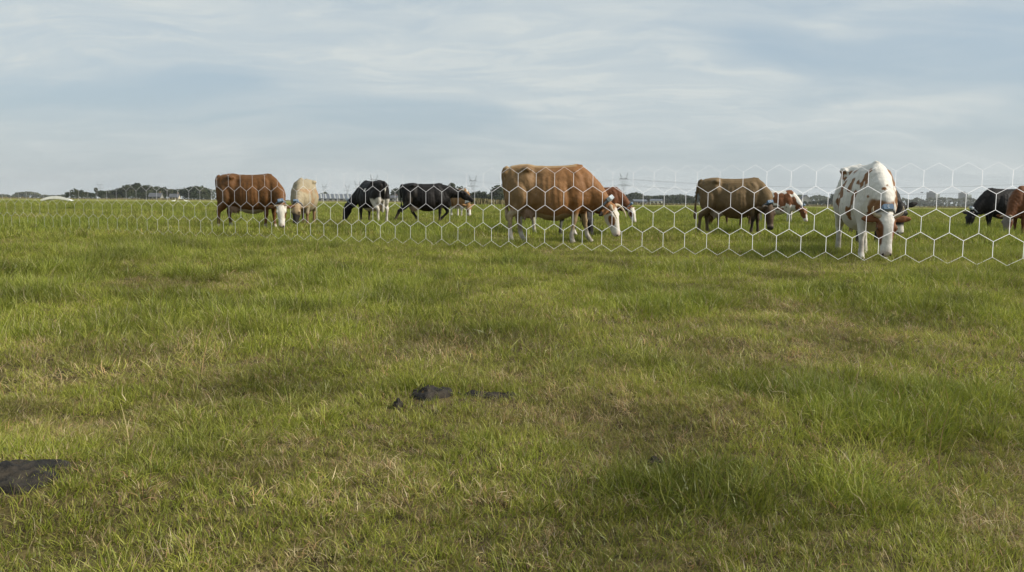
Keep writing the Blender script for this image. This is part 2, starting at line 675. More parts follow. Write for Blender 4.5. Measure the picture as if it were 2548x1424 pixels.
def head_frame(poll, d, fore):
    d = Vector(d).normalized()
    f = Vector(fore)
    f = (f - d * f.dot(d)).normalized()
    l = f.cross(d).normalized()
    m = Matrix((d, l, f)).transposed()
    return m, Vector(poll)


def relief(P):
    """bones, hollows and folds that show through the hide"""
    x, y, z = P[:, 0], np.abs(P[:, 1]), P[:, 2]
    side = sstep(.06, .14, y)

    def g(x0, z0, rx, rz, sl=0.0):
        u = x - x0 - sl * (z - z0)
        return np.exp(-(u / rx) ** 2 - ((z - z0) / rz) ** 2) * side
    d = -.045 * g(-.26, 1.20, .10, .11) + .028 * g(-.42, 1.315, .06, .05) - .030 * g(-.62, 1.24, .11, .07)
    d += -.030 * g(.35, .95, .055, .26, -.15) + .020 * g(.52, .98, .08, .24, -.25) - .020 * g(.66, 1.08, .05, .22, -.3)
    d += -.022 * g(.42, .64, .06, .08) + .020 * g(-.33, .70, .05, .14, .6) - .025 * g(-.24, .62, .06, .10, .5)
    d += .018 * g(-.46, .86, .10, .20, -.2) - .015 * g(-.74, .98, .05, .20)
    rib = sstep(-.22, -.12, x) * sstep(.34, .24, x) * sstep(.62, .75, z) * sstep(1.28, 1.12, z) * side
    d += .0035 * rib * np.sin(x * 2 * math.pi / .105 + z * 2.2)
    d += .020 * np.exp(-(P[:, 1] / .035) ** 2) * sstep(1.30, 1.36, z) * (x < .6)
    neck = sstep(.68, .80, x) * sstep(.50, .62, z)
    d += .0018 * neck * np.sin((x * .8 - z * .6) * 2 * math.pi / .085)
    d += (fbm(P[:, 0] * 7, P[:, 1] * 7, z * 7, 5, 3) - .5) * .022 * sstep(.45, .7, z)
    return d


def make_body_mesh(c):
    mb = MB()
    # torso
    secs = []
    nn = 22
    belly = c.get('belly', 0.0) + .045
    for (x, zt, zb, w, fr, e) in TORSO:
        zb = zb - belly * math.exp(-((x - .05) / .4) ** 2)
        zc = zb + fr * (zt - zb)
        ring = []
        for k in range(nn):
            a = 2 * math.pi * k / nn
            s, co = math.sin(a), math.cos(a)
            if co > 0:
                y = w * math.copysign(abs(s) ** e, s)
                z = zc + (zt - zc) * co
            else:
                y = w * math.copysign(abs(s) ** 0.9, s)
                z = zc + (zc - zb) * co
            ring.append((x, y, z))
        secs.append(ring)
    mb.loft(secs)
    for s in (-1, 1):
        mb.ball((-.42, s * .215, 1.31), (.13, .05, .05))                 # hook bone
        mb.ball((-.82, s * .115, 1.235), (.06, .05, .06))                  # pin bone
        mb.ball((-.60, s * .165, 1.0), (.22, .11, .30))                    # haunch
        mb.ball((-.67, s * .145, .84), (.17, .105, .26))                   # thigh
        mb.ball((.53, s * .165, 1.02), (.17, .085, .30), M=Matrix.Rotation(R(-18), 3, 'Y'))   # shoulder
    mb.ball((.80, 0, .70), (.14, .12, .16))                                # brisket
    if c.get('udder', True):
        mb.ball((-.40, 0, .60), (.20, .155, .17))
        for sx in (-.47, -.34):
            for s in (-1, 1):
                mb.tube([(sx, s * .075, .52, .024), (sx, s * .08, .44, .022), (sx, s * .08, .385, .016)], 6)
    # legs
    fl, fr_, hl, hr = c.get('feet', (0, 0, 0, 0))
    for side, foot, base, key in ((1, fl, FRONT, 'FL'), (-1, fr_, FRONT, 'FR'), (1, hl, HIND, 'HL'), (-1, hr, HIND, 'HR')):
        ch = c.get(key) or leg_chain(base, side, foot)
        mb.tube(smooth_chain(ch, 3), 10)
    # neck
    hm, poll = head_frame(c['poll'], c['hd'], c['fore'])
    hd = hm @ Vector((1, 0, 0))
    fo = hm @ Vector((0, 0, 1))
    end = poll + hd * 0.05 - fo * 0.05
    st = Vector((.50, 0, 1.08))
    bow = c.get('bow', (0.03, 0.0, 0.04))
    mid = st.lerp(end, .5) + Vector(bow)
    chain = smooth_chain([(*st, 0), (*st.lerp(mid, .55), 0), (*mid, 0), (*mid.lerp(end, .55), 0), (*end, 0)], 4)
    n = len(chain)
    secs = []
    collar = None
    for i, p in enumerate(chain):
        t = i / (n - 1)
        p = Vector(p[:3])
        a = Vector(chain[max(i - 1, 0)][:3])
        b = Vector(chain[min(i + 1, n - 1)][:3])
        tg = (b - a).normalized()
        lat = Vector((0, 1, 0)).lerp(hm @ Vector((0, 1, 0)), sstep(.35, 1.0, t).item() if hasattr(sstep(.35, 1.0, t), 'item') else float(sstep(.35, 1.0, t)))
        lat = (lat - tg * lat.dot(tg)).normalized()
        up = tg.cross(lat).normalized()
        if up.x < -0.2 and up.z < 0:
            pass
        hv = np.interp(t, [0, .25, .5, .75, 1], [.32, .28, .215, .165, .13])
        hl_ = np.interp(t, [0, .25, .5, .75, 1], [.21, .18, .155, .13, .10])
        ring = [p + lat * (math.sin(2 * math.pi * k / 16) * hl_) + up * (math.cos(2 * math.pi * k / 16) * hv) for k in range(16)]
        secs.append(ring)
        if collar is None and t >= 0.80:
            collar = (p.copy(), tg.copy(), lat.copy(), up.copy(), hl_, hv)
    mb.loft(secs)
    # head
    prof = [(-.06, .055, .06, -.01), (-.02, .095, .095, -.01), (.05, .118, .118, -.015), (.14, .125, .140, -.03), (.22, .112, .138, -.035),
            (.30, .090, .118, -.028), (.39, .074, .092, -.020), (.45, .080, .084, -.018), (.50, .082, .074, -.016), (.535, .066, .055, -.014), (.55, .035, .03, -.014)]
    secs = []
    for (s, w, dp, zo) in prof:
        secs.append([poll + hm @ Vector((s, w * math.copysign(abs(math.sin(a)) ** .85, math.sin(a)), zo + dp * math.copysign(abs(math.cos(a)) ** .85, math.cos(a))))
                     for a in [2 * math.pi * k / 16 for k in range(16)]])
    mb.loft(secs)
    for s in (-1, 1):
        mb.ball(poll + hm @ Vector((.16, s * .105, .045)), (.05, .035, .045), M=hm)        # brow
        mb.ball(poll + hm @ Vector((.515, s * .048, .018)), (.03, .026, .03), M=hm)        # nostril wing
    # ears
    back, drop = c.get('ear', (-.25, -.05))
    el = c.get('earlen', 1.1)
    for s in (-1, 1):
        base = Vector((.035, s * .095, .0))
        dr = Vector((back * (-1 if False else 1), s, drop)).normalized()
        fl = Vector((1, 0, 0)) - dr * dr.x
        fl.normalize()
        nr = dr.cross(fl).normalized()
        secs = []
        for (t, w, th) in ((0, .030, .028), (.05, .042, .024), (.11, .060, .021), (.17, .052, .019), (.215, .030, .017), (.24, .012, .012)):
            ce = base + dr * t * el
            secs.append([poll + hm @ (ce + fl * (w * math.sin(a)) + nr * (th * math.cos(a))) for a in [2 * math.pi * k / 10 for k in range(10)]])
        mb.loft(secs)
    # tail
    ts, tb = c.get('tail', (0.0, 0.0))
    tch = [(-.80, 0, 1.33, .05), (-.88, 0, 1.29, .042), (-.895 - tb * .2, ts * .1, 1.15, .032), (-.885 - tb * .5, ts * .3, .95, .028),
           (-.865 - tb * .8, ts * .6, .75, .028), (-.85 - tb, ts * .85, .60, .040), (-.84 - tb * 1.1, ts, .47, .048), (-.835 - tb * 1.15, ts * 1.05, .38, .028)]
    mb.tube(smooth_chain(tch, 3), 8)

    me = mesh('body_raw', mb.V, mb.F)
    bm = bmesh.new()
    bm.from_mesh(me)
    bmesh.ops.remove_doubles(bm, verts=bm.verts, dist=1e-5)
    bmesh.ops.recalc_face_normals(bm, faces=bm.faces)
    bm.to_mesh(me)
    bm.free()
    tmp = bpy.data.objects.new('tmp', me)
    COL.objects.link(tmp)
    rm = tmp.modifiers.new('r', 'REMESH')
    rm.mode = 'VOXEL'
    rm.voxel_size = c.get('vox', 0.017)
    sm = tmp.modifiers.new('s', 'SMOOTH')
    sm.factor = 0.5
    sm.iterations = 8
    dg = bpy.context.evaluated_depsgraph_get()
    ev = tmp.evaluated_get(dg)
    out = bpy.data.meshes.new_from_object(ev)
    out.name = 'body'
    bpy.data.objects.remove(tmp)
    bpy.data.meshes.remove(me)
    out.polygons.foreach_set('use_smooth', [True] * len(out.polygons))
    nv = len(out.vertices)
    Pc = np.empty(nv * 3)
    out.vertices.foreach_get('co', Pc)
    Pc = Pc.reshape(-1, 3)
    Nr = np.empty(nv * 3, np.float32)
    out.vertex_normals.foreach_get('vector', Nr)
    Pc = Pc + Nr.reshape(-1, 3) * relief(Pc)[:, None]
    out.vertices.foreach_set('co', Pc.astype(np.float32).ravel())
    out.update()
    # coat colours from the animal's own markings
    inv = np.array(hm.inverted())
    H = (Pc - np.array(poll)) @ inv.T
    inhead = (H[:, 0] > -.10) & (H[:, 0] < .60) & (np.abs(H[:, 1]) < .36) & (np.abs(H[:, 2]) < .24)
    inhead &= ~((Pc[:, 0] < .75))
    colr = c['coat'](Pc, H, inhead)
    colr = np.clip(colr, 0, 1)
    at = out.color_attributes.new('Col', 'FLOAT_COLOR', 'POINT')
    at.data.foreach_set('color', np.concatenate([colr, np.ones((nv, 1))], 1).astype(np.float32).ravel())
    return out, hm, poll, collar


def lay(c, mask, new):
    """blend a marking over the coat"""
    m = np.clip(mask, 0, 1)[:, None]
    return c * (1 - m) + np.array(new)[None, :] * m


def n3(P, s, seed, oct=3):
    return fbm(P[:, 0] * s + 11, P[:, 1] * s + 7, P[:, 2] * s + 3, seed, oct)


def edge(P, v, seed, amt=.05, s=7):
    return v + (n3(P, s, seed, 3) - .5) * amt * 2


WHITE = (.60, .56, .48)
PINK = (.34, .23, .18)
BLACK = (.012, .010, .009)


def basics(c, P, H, hd, hoof=(.05, .045, .04), udder=PINK, nose=None):
    ud = ((P[:, 0] + .40) / .24) ** 2 + (P[:, 1] / .17) ** 2 + ((P[:, 2] - .56) / .20) ** 2
    c = lay(c, sstep(1.15, .85, ud) * sstep(.66, .58, P[:, 2]), udder)
    mud = sstep(.46, .66, n3(P, 6.0, 77)) * sstep(.62, .10, P[:, 2]) * (~hd)
    c = lay(c, mud * .55, (.13, .10, .065))
    stain = sstep(.56, .72, n3(P, 3.5, 79)) * (P[:, 0] < -.25) * sstep(1.2, .7, P[:, 2])
    c = lay(c, stain * .35, (.12, .09, .055))
    c = lay(c, sstep(.075, .05, P[:, 2]) * (~hd), hoof)
    if nose is not None:
        c = lay(c, hd * sstep(.44, .50, H[:, 0]) * (np.abs(H[:, 1]) < .12), nose)
    # inside of the mouth corner and nostrils
    for s in (-1, 1):
        q = ((H[:, 0] - .525) / .02) ** 2 + ((H[:, 1] - s * .05) / .016) ** 2 + ((H[:, 2] - .03) / .03) ** 2
        c = lay(c, hd * sstep(1.3, .7, q), (.03, .02, .02))
    return c


def solid(P, col, seed, amt=.25):
    n = n3(P, 3.2, seed)
    k = 1 + (n - .5)[:, None] * 2 * amt
    return np.array(col)[None, :] * k


def coat_brown_whiteface(col, seed, socks=.16, belly=True, cheek=True, blaze=WHITE):
    def f(P, H, hd):
        c = solid(P, col, seed)
        if belly:
            b = sstep(.545, .50, edge(P, P[:, 2], seed, .05)) * (np.abs(P[:, 1]) < .26) * (P[:, 0] > -.38) * (P[:, 0] < .40)
            c = lay(c, b, (.42, .36, .27))
        c = lay(c, sstep(socks + .03, socks - .03, edge(P, P[:, 2], seed + 2, .05)) * (~hd), WHITE)
        face = hd * sstep(-.03, .03, edge(P, H[:, 0], seed + 1, .02)) * (np.abs(H[:, 1]) < .13) * sstep(-.10, -.05, H[:, 2] + .04)
        c = lay(c, face, blaze)
        if cheek:
            for s in (-1, 1):
                q = ((H[:, 0] - .22) / .12) ** 2 + ((H[:, 1] - s * .11) / .05) ** 2 + ((H[:, 2] + .01) / .08) ** 2
                c = lay(c, hd * sstep(1.2, .8, q), col)
        return basics(c, P, H, hd, (.45, .40, .32), PINK, (.52, .44, .38))
    return f


def coat_fawn(P, H, hd):
    tan = np.array((.225, .135, .060))
    org = np.array((.225, .104, .036))
    t = sstep(-.55, .45, edge(P, P[:, 0], 3, .25, 2.5))[:, None]
    c = tan * (1 - t) + org * t
    c = c * (1 + (n3(P, 3.0, 5) - .5)[:, None] * .5)
    # pale stripe down the back, pale hind leg and belly line
    c = lay(c, sstep(.10, .04, np.abs(P[:, 1])) * sstep(1.30, 1.36, P[:, 2]) * (P[:, 0] < .5) * .6, (.42, .30, .16))
    c = lay(c, sstep(.62, .52, edge(P, P[:, 2], 6, .05)) * (P[:, 0] < -.45) * .75, (.46, .38, .27))
    c = lay(c, sstep(.56, .50, edge(P, P[:, 2], 8, .04)) * (np.abs(P[:, 1]) < .25) * (P[:, 0] < .75) * .8, (.34, .26, .15))
    c = lay(c, sstep(.30, .18, edge(P, P[:, 2], 9, .04)) * (~hd), (.55, .50, .43))
    face = hd * sstep(.07, .13, edge(P, H[:, 0], 4, .03) + .6 * (.10 - np.abs(H[:, 1])))
    c = lay(c, face, WHITE)
    for s in (-1, 1):
        q = ((H[:, 0] - .25) / .11) ** 2 + ((H[:, 1] - s * .105) / .055) ** 2 + ((H[:, 2] - .01) / .07) ** 2
        c = lay(c, hd * sstep(1.2, .8, q), org)
    c = lay(c, hd * (H[:, 1] < -.24) * 1.0, (.02, .015, .012))
    return basics(c, P, H, hd, (.40, .36, .30), PINK, (.50, .42, .36))


def coat_dun(P, H, hd):
    c = solid(P, (.150, .098, .045), 12, .35)
    c = lay(c, sstep(.62, .40, edge(P, P[:, 2], 13, .06)) * (P[:, 0] > .35) * (~hd), (.028, .019, .012))
    c = lay(c, sstep(.85, .60, edge(P, P[:, 2], 14, .06)) * (P[:, 0] > .55) * .8 * (~hd), (.045, .028, .015))
    c = lay(c, sstep(.60, .45, P[:, 2]) * (P[:, 0] < -.5) * .6, (.085, .06, .035))
    c = lay(c, hd * .85, (.050, .030, .017))
    c = lay(c, hd * sstep(.40, .46, H[:, 0]) * sstep(.52, .48, H[:, 0]) * .6, (.22, .17, .12))
    c = lay(c, hd * sstep(.05, .03, np.abs(H[:, 1])) * (H[:, 0] < .3) * .4, (.12, .07, .035))
    return basics(c, P, H, hd, (.03, .025, .02), (.36, .28, .23), (.02, .017, .015))


def coat_cream(P, H, hd):
    c = solid(P, (.33, .275, .18), 22, .28)
    c = lay(c, sstep(.52, .62, n3(P, 2.6, 23)) * (P[:, 2] < 1.1) * .55, (.30, .16, .065))
    c = lay(c, sstep(.50, .35, P[:, 2]) * (~hd) * .8, (.16, .085, .04))
    c = lay(c, hd * .6, (.30, .19, .09))
    c = lay(c, hd * sstep(.14, .26, edge(P, H[:, 0], 5, .04)), (.022, .018, .015))
    return basics(c, P, H, hd, (.30, .26, .2), PINK, (.018, .015, .013))


def coat_pied_black(seed, thr, legs_hind=True, front_socks=.12, face_white=False):
    def f(P, H, hd):
        c = solid(P, BLACK, seed, .3)
        n = n3(P, 1.7, seed, 3)
        c = lay(c, sstep(thr, thr + .03, n) * (P[:, 2] < 1.15) * (~hd), WHITE)
        if legs_hind:
            w = sstep(.86, .80, edge(P, P[:, 2], seed + 1, .10)) * (P[:, 0] < -.40)
            c = lay(c, w, (.56, .52, .45))
            c = lay(c, (P[:, 0] < -.88) * sstep(.62, .52, P[:, 2]), (.5, .46, .4))
        c = lay(c, sstep(front_socks + .02, front_socks - .02, P[:, 2]) * (~hd), WHITE)
        c = lay(c, sstep(.56, .50, edge(P, P[:, 2], seed + 3, .05)) * (np.abs(P[:, 1]) < .25) * (P[:, 0] < .2) * .9, (.5, .46, .38))
        if face_white:
            c = lay(c, hd * sstep(.40, .46, H[:, 0]) * (np.abs(H[:, 1]) < .12), WHITE)
        return basics(c, P, H, hd, (.06, .05, .045), (.42, .29, .19), None if face_white else (.014, .012, .012))
    return f


def coat_black(seed, udder=(.36, .27, .20), nose=(.014, .012, .012), muz_white=False):
    def f(P, H, hd):
        c = solid(P, BLACK, seed, .3)
        if muz_white:
            c = lay(c, hd * sstep(.36, .42, H[:, 0]) * (np.abs(H[:, 1]) < .12), WHITE)
        return basics(c, P, H, hd, (.02, .018, .016), udder, None if muz_white else nose)
    return f


def coat_spotted(seed, thr, scale, patch=(.20, .085, .030), head='blaze', tail_dark=False, neck_patch=False, topz=9.0):
    def f(P, H, hd):
        c = solid(P, (.62, .59, .53), seed, .10)
        q = P.copy()
        q[:, 2] = q[:, 2] * .8
        n = n3(q, scale, seed, 3)
        c = lay(c, sstep(thr, thr + .022, n) * sstep(.50, .58, P[:, 2]) * sstep(topz, topz - .03, P[:, 2]) * (~hd), patch)
        if neck_patch:
            k = ((P[:, 0] - .92) / .15) ** 2 + ((P[:, 2] - .72) / .17) ** 2
            c = lay(c, sstep(1.2, .8, k + (n3(P, 5, seed + 4) - .5) * 1.6) * (~hd), patch)
        if head == 'blaze':
            blaze = np.abs(H[:, 1]) - .055 - .05 * sstep(.14, .0, H[:, 0]) - .05 * sstep(.36, .48, H[:, 0])
            c = lay(c, hd * sstep(.0, .015, edge(P, blaze, seed, .012)) * (H[:, 0] < .47), (.16, .062, .022))
            c = lay(c, hd * (np.abs(H[:, 1]) > .13), (.17, .068, .026))
        elif head == 'brown':
            c = lay(c, hd * sstep(.30, .20, edge(P, H[:, 0], seed, .05)), patch)
            c = lay(c, hd * (np.abs(H[:, 1]) > .13), patch)
            c = lay(c, hd * sstep(.05, .07, np.abs(H[:, 1])) * (H[:, 0] < .4), patch)
        if tail_dark:
            c = lay(c, (P[:, 0] < -.83) * (P[:, 2] < 1.10) * (np.abs(P[:, 1]) < .35), (.02, .016, .013))
        return basics(c, P, H, hd, (.30, .27, .22), PINK, (.50, .42, .37))
    return f


def make_horn(side, hm, poll, kind, parent):
    if kind == 'up':
        pts = [(-.01, .075, .05, .026), (-.02, .125, .07, .024), (-.015, .175, .10, .019), (.01, .205, .14, .013), (.04, .21, .175, .004)]
    elif kind == 'long':
        pts = [(.0, .07, .05, .033), (-.005, .13, .075, .030), (.04, .18, .11, .024), (.12, .205, .14, .017), (.20, .20, .16, .010), (.25, .18, .165, .004)]
    elif kind == 'side':
        pts = [(.0, .075, .03, .032), (-.015, .135, .04, .029), (-.05, .185, .06, .021), (-.10, .20, .085, .012), (-.135, .19, .10, .004)]
    else:
        pts = [(.0, .07, .05, .024), (.0, .12, .07, .020), (.02, .155, .09, .013), (.035, .17, .11, .004)]
    mb = MB()
    mb.tube([(*(poll + hm @ Vector((a, b * side, d))), r) for (a, b, d, r) in smooth_chain(pts, 3)], 9)
    return mb.build('horn', M['horn_dark'] if kind == 'up' else M['horn'], parent, True)


def make_cow(c):
    x, y = c['at']
    root = empty('cow', (x, y, gh(x, y) - 0.01), R(c['yaw']), c.get('scale', 1.0))
    root.scale.x *= c.get('len', .97)
    tag(root, c['label'], 'cow', 'cows grazing in the pasture')
    me, hm, poll, collar = make_body_mesh(c)
    obj('body', me, M['hide'], root)
    for s in (-1, 1):
        mb = MB()
        mb.ball(poll + hm @ Vector((.165, s * .122, .048)), (.024, .018, .022), M=hm)
        mb.build('eye', M['eye'], root, True, True)
        if c.get('horn'):
            make_horn(s, hm, poll, c['horn'], root)
    col = c.get('collar', 'blue')
    if col:
        p, tg, lat, up, hl, hv = collar
        mb = MB()
        # strap: a flat band round the neck, just proud of the hide
        rings = []
        nseg = 28
        for k in range(nseg):
            a = 2 * math.pi * k / nseg
            radial = lat * (math.sin(a) * (hl + .012)) + up * (math.cos(a) * (hv + .010))
            nrm = radial.normalized()
            for (dt, dn) in ((-.019, -.012), (.019, -.012), (.019, .004), (-.019, .004)):
                rings.append(p + radial + tg * dt + nrm * dn)
        F = []
        for k in range(nseg):
            a, b = k * 4, ((k + 1) % nseg) * 4
            for j in range(4):
                j2 = (j + 1) % 4
                F.append((a + j, a + j2, b + j2, b + j))
        mb.add(rings, F)
        so_ = mb.build('collar', M['strap'], root, True, True)
        mb = MB()
        # box sitting on the nape; fac = which side of the neck it has slid to
        a0 = c.get('boxang', 0.0)
        radial = lat * (math.sin(a0) * (hl + .01)) + up * (math.cos(a0) * (hv + .01))
        nrm = radial.normalized()
        lt = nrm.cross(tg).normalized()
        cc = p + radial + nrm * .03
        V = []
        for a in (-1, 1):
            for (b, d) in ((-.068, -.034), (.068, -.034), (.076, -.019), (.076, .019), (.068, .034), (-.068, .034), (-.076, .019), (-.076, -.019)):
                V.append(cc + nrm * (a * .034) + lt * b * (1 if a < 0 else .88) + tg * d * 1.25 * (1 if a < 0 else .88))
        mb.add(V, [tuple(range(7, -1, -1)), tuple(range(8, 16))] + [(i, (i + 1) % 8, 8 + (i + 1) % 8, 8 + i) for i in range(8)])
        bx = mb.build('collar_box', M['box_pale'] if col == 'pale' else M['box_blue'], so_, False, True)
        # print on the box
        mb = MB()
        top = cc + nrm * .0365
        if col == 'pale':
            for dv in (-.024, 0.0, .024):
                q = [top + lt * a + tg * (dv + b) for (a, b) in ((-.055, -.004), (.055, -.004), (.055, .004), (-.055, .004))]
                q2 = [v + nrm * .002 for v in q]
                mb.add(q + q2, [(4, 5, 6, 7), (0, 1, 5, 4), (1, 2, 6, 5), (2, 3, 7, 6), (3, 0, 4, 7)])
            pm = M['print_dark']
        else:
            seg = [(-.016 * math.cos(t), .022 * math.sin(t)) for t in np.linspace(-2.4, 2.4, 9)]
            for (a, b), (a2, b2) in zip(seg[:-1], seg[1:]):
                q = [top + lt * u + tg * v for (u, v) in ((a, b), (a2, b2), (a2 * .6, b2 * .7), (a * .6, b * .7))]
                q2 = [v + nrm * .002 for v in q]
                mb.add(q + q2, [(4, 5, 6, 7), (0, 1, 5, 4), (1, 2, 6, 5), (2, 3, 7, 6), (3, 0, 4, 7)])
            pm = M['print_white']
        pr = mb.build('collar_mark', pm, so_, False, True)
    return root


GRAZE = dict(poll=(1.15, 0, .64), hd=(.30, 0, -.95), fore=(1, 0, .3))

COWS = [
    dict(at=(-6.70, 21.6), yaw=-6, scale=1.01, poll=(.98, -.32, .62), hd=(.10, -.26, -.95), fore=(.25, -1, .1), bow=(.10, -.02, .07),
         feet=(.08, -.05, .10, -.10), coat=coat_brown_whiteface((.128, .056, .016), 1), collar='blue', boxang=-.1, horn='short', ear=(-.15, -.1),
         label='chestnut brown cow with white face and white feet, head turned out beside cream cow'),
    dict(at=(-6.24, 25.4), yaw=-86, scale=1.02, poll=(1.08, -.04, .60), hd=(.20, -.05, -.95), fore=(1, -.2, .2), feet=(.05, -.05, .1, -.05),
         coat=coat_cream, collar='blue', horn=None, ear=(-.2, -.1),
         label='cream tan cow with black muzzle facing out, next to chestnut white-faced cow'),
    dict(at=(-4.74, 28.7), yaw=126, scale=1.04, poll=(1.02, .42, .62), hd=(.10, .22, -.95), fore=(.5, .8, .2), feet=(.0, .12, -.06, .06),
         coat=coat_pied_black(41, .70, True, .10), collar='pale', horn=None, tail=(.05, 0),
         label='black cow with white hind legs and udder seen from behind, grazing'),
    dict(at=(-3.12, 30.3), yaw=3, scale=1.02, poll=(1.28, -.02, 1.12), hd=(.78, -.05, -.52), fore=(.5, 0, .8), bow=(.0, 0, .04), feet=(0, -.02, 0, 0), belly=-.02,
         HR=[(-.60, -.10, 1.18, .06), (-.60, -.13, 1.06, .14), (-.60, -.175, .88, .155), (-.62, -.19, .72, .12), (-.76, -.18, .56, .085), (-.92, -.175, .46, .066),
             (-.95, -.175, .40, .060), (-1.01, -.175, .27, .048), (-1.08, -.175, .12, .055), (-1.08, -.175, .06, .052), (-1.05, -.175, 0, .066)],
         HL=[(-.56, .10, 1.18, .06), (-.56, .13, 1.06, .14), (-.48, .175, .88, .155), (-.40, .19, .72, .12), (-.42, .18, .57, .085), (-.48, .175, .47, .066),
             (-.47, .175, .41, .060), (-.38, .175, .28, .048), (-.30, .175, .13, .055), (-.26, .175, .06, .052), (-.23, .175, 0, .066)],
         FL=[(.56, .10, 1.12, .05), (.56, .13, 1.02, .11), (.56, .185, .80, .118), (.66, .175, .64, .080), (.76, .17, .50, .062), (.79, .17, .45, .064),
             (.76, .17, .38, .048), (.66, .17, .28, .044), (.60, .17, .22, .055), (.55, .17, .17, .052), (.50, .17, .13, .062)],
         coat=coat_black(51), collar=None, horn='short', tail=(0, .01),
         label='all-black cow walking with raised head and pale udder'),
    dict(at=(-2.62, 42.4), yaw=-62, scale=1.02, poll=(1.10, -.05, .62), hd=(.22, 0, -.95), fore=(1, 0, .3), coat=coat_spotted(61, .47, 1.8, (.24, .13, .05), 'brown'), collar='pale',
         label='tan and white cow half hidden behind the walking black cow'),
    dict(at=(.70, 16.05), yaw=-6, scale=1.035, poll=(1.14, -.10, .66), hd=(.26, -.06, -.95), fore=(1, -.55, .25), bow=(.03, 0, .05), feet=(.22, -.12, .16, -.04), belly=.02,
         coat=coat_fawn, collar='pale', boxang=-.25, horn='long', ear=(.35, -.55), tail=(.02, -.03),
         label='large orange fawn cow with curved horns and white face, pale tag on neck'),
    dict(at=(.86, 19.6), yaw=-38, scale=.97, poll=(1.10, -.02, .55), hd=(.25, 0, -.95), fore=(1, 0, .3), feet=(.1, -.1, .1, -.1),
         coat=coat_pied_black(71, .66, False, .08), collar='blue',
         label='black cow with white hooves mostly hidden behind the large fawn cow'),
    dict(at=(3.05, 29.4), yaw=-14, scale=.96, poll=(1.14, -.08, .66), hd=(.30, -.10, -.95), fore=(1, -.35, .3), coat=coat_brown_whiteface((.115, .040, .012), 8, .10, False),
         collar='blue', horn='short', label='dark brown cow with white face grazing beyond the large fawn cow'),
    dict(at=(5.50, 21.15), yaw=-20, scale=1.01, poll=(.90, -.30, .70), hd=(.10, -.20, -.95), fore=(.45, -1, .15), bow=(.08, 0, .06), feet=(.10, -.06, .04, -.16),
         coat=coat_dun, collar='blue', boxang=-.2, horn='up', ear=(-.1, -.1), tail=(-.03, .10), label='dun brown cow with dark legs and dark upturned horns, tail swung out'),
    dict(at=(7.05, 27.2), yaw=112, scale=.98, **GRAZE, coat=lambda P, H, hd: basics(solid(P, (.085, .048, .022), 91), P, H, hd), collar=None,
         label='dark brown cow of which only legs show beneath the dun cow'),
    dict(at=(10.55, 33.9), yaw=-27, scale=.97, poll=(1.10, -.10, .66), hd=(.30, -.15, -.92), fore=(1, -.35, .3), feet=(.05, -.05, .05, -.05),
         coat=coat_spotted(102, .60, 3.6, (.17, .065, .024), 'brown', neck_patch=True), collar='blue', horn='short', label='white cow with red-brown patches grazing just past the dun cow'),
    dict(at=(5.33, 12.85), yaw=-98, scale=1.02, poll=(1.00, .04, .64), hd=(.16, .0, -.96), fore=(1, 0, .16), bow=(.08, 0, .08), feet=(-.02, .10, .12, -.10), belly=.01, vox=.015,
         coat=coat_spotted(118, .555, 5.8, (.205, .100, .040), 'blaze', True, True, 1.33), collar='blue', horn='side', ear=(-.05, .02), earlen=1.0, tail=(-.16, -.06),
         label='large white cow with brown spots and brown ears facing out, muzzle on the grass'),
    dict(at=(6.85, 16.3), yaw=-112, scale=.97, poll=(.98, .50, .84), hd=(.14, .04, -.85), fore=(1, .45, .2), bow=(.10, .10, .06), ear=(-.35, .1),
         coat=coat_black(121, muz_white=True), collar=None, horn=None, label='black cow with white muzzle peering from behind the white spotted cow'),
    dict(at=(15.75, 27.1), yaw=176, scale=.98, poll=(1.16, .10, .60), hd=(.22, .08, -.95), fore=(1, .5, .3), feet=(.05, -.10, .1, -.05),
         coat=coat_black(131), collar='pale', horn='up', udder=False, label='black cow grazing with pale collar box, beside the dark chestnut cow'),
    dict(at=(14.15, 22.95), yaw=193, scale=.97, poll=(1.00, .08, .58), hd=(.10, .02, -.95), fore=(1, .3, .2), feet=(.05, -.05, .1, -.1),
         coat=coat_brown_whiteface((.115, .042, .013), 14, .03, True, True, (.20, .17, .145)), collar=None, horn='short', label='dark chestnut cow with pale face cut by the frame edge, beside the black grazing cow'),
]
for c in COWS:
    make_cow(c)

# ------------------------------------------------------------------ background: woods, farms, town, power line
def at(slope, dist):
    """ground point by survey: sideways slope from the line of sight and distance"""
    return slope * dist, dist


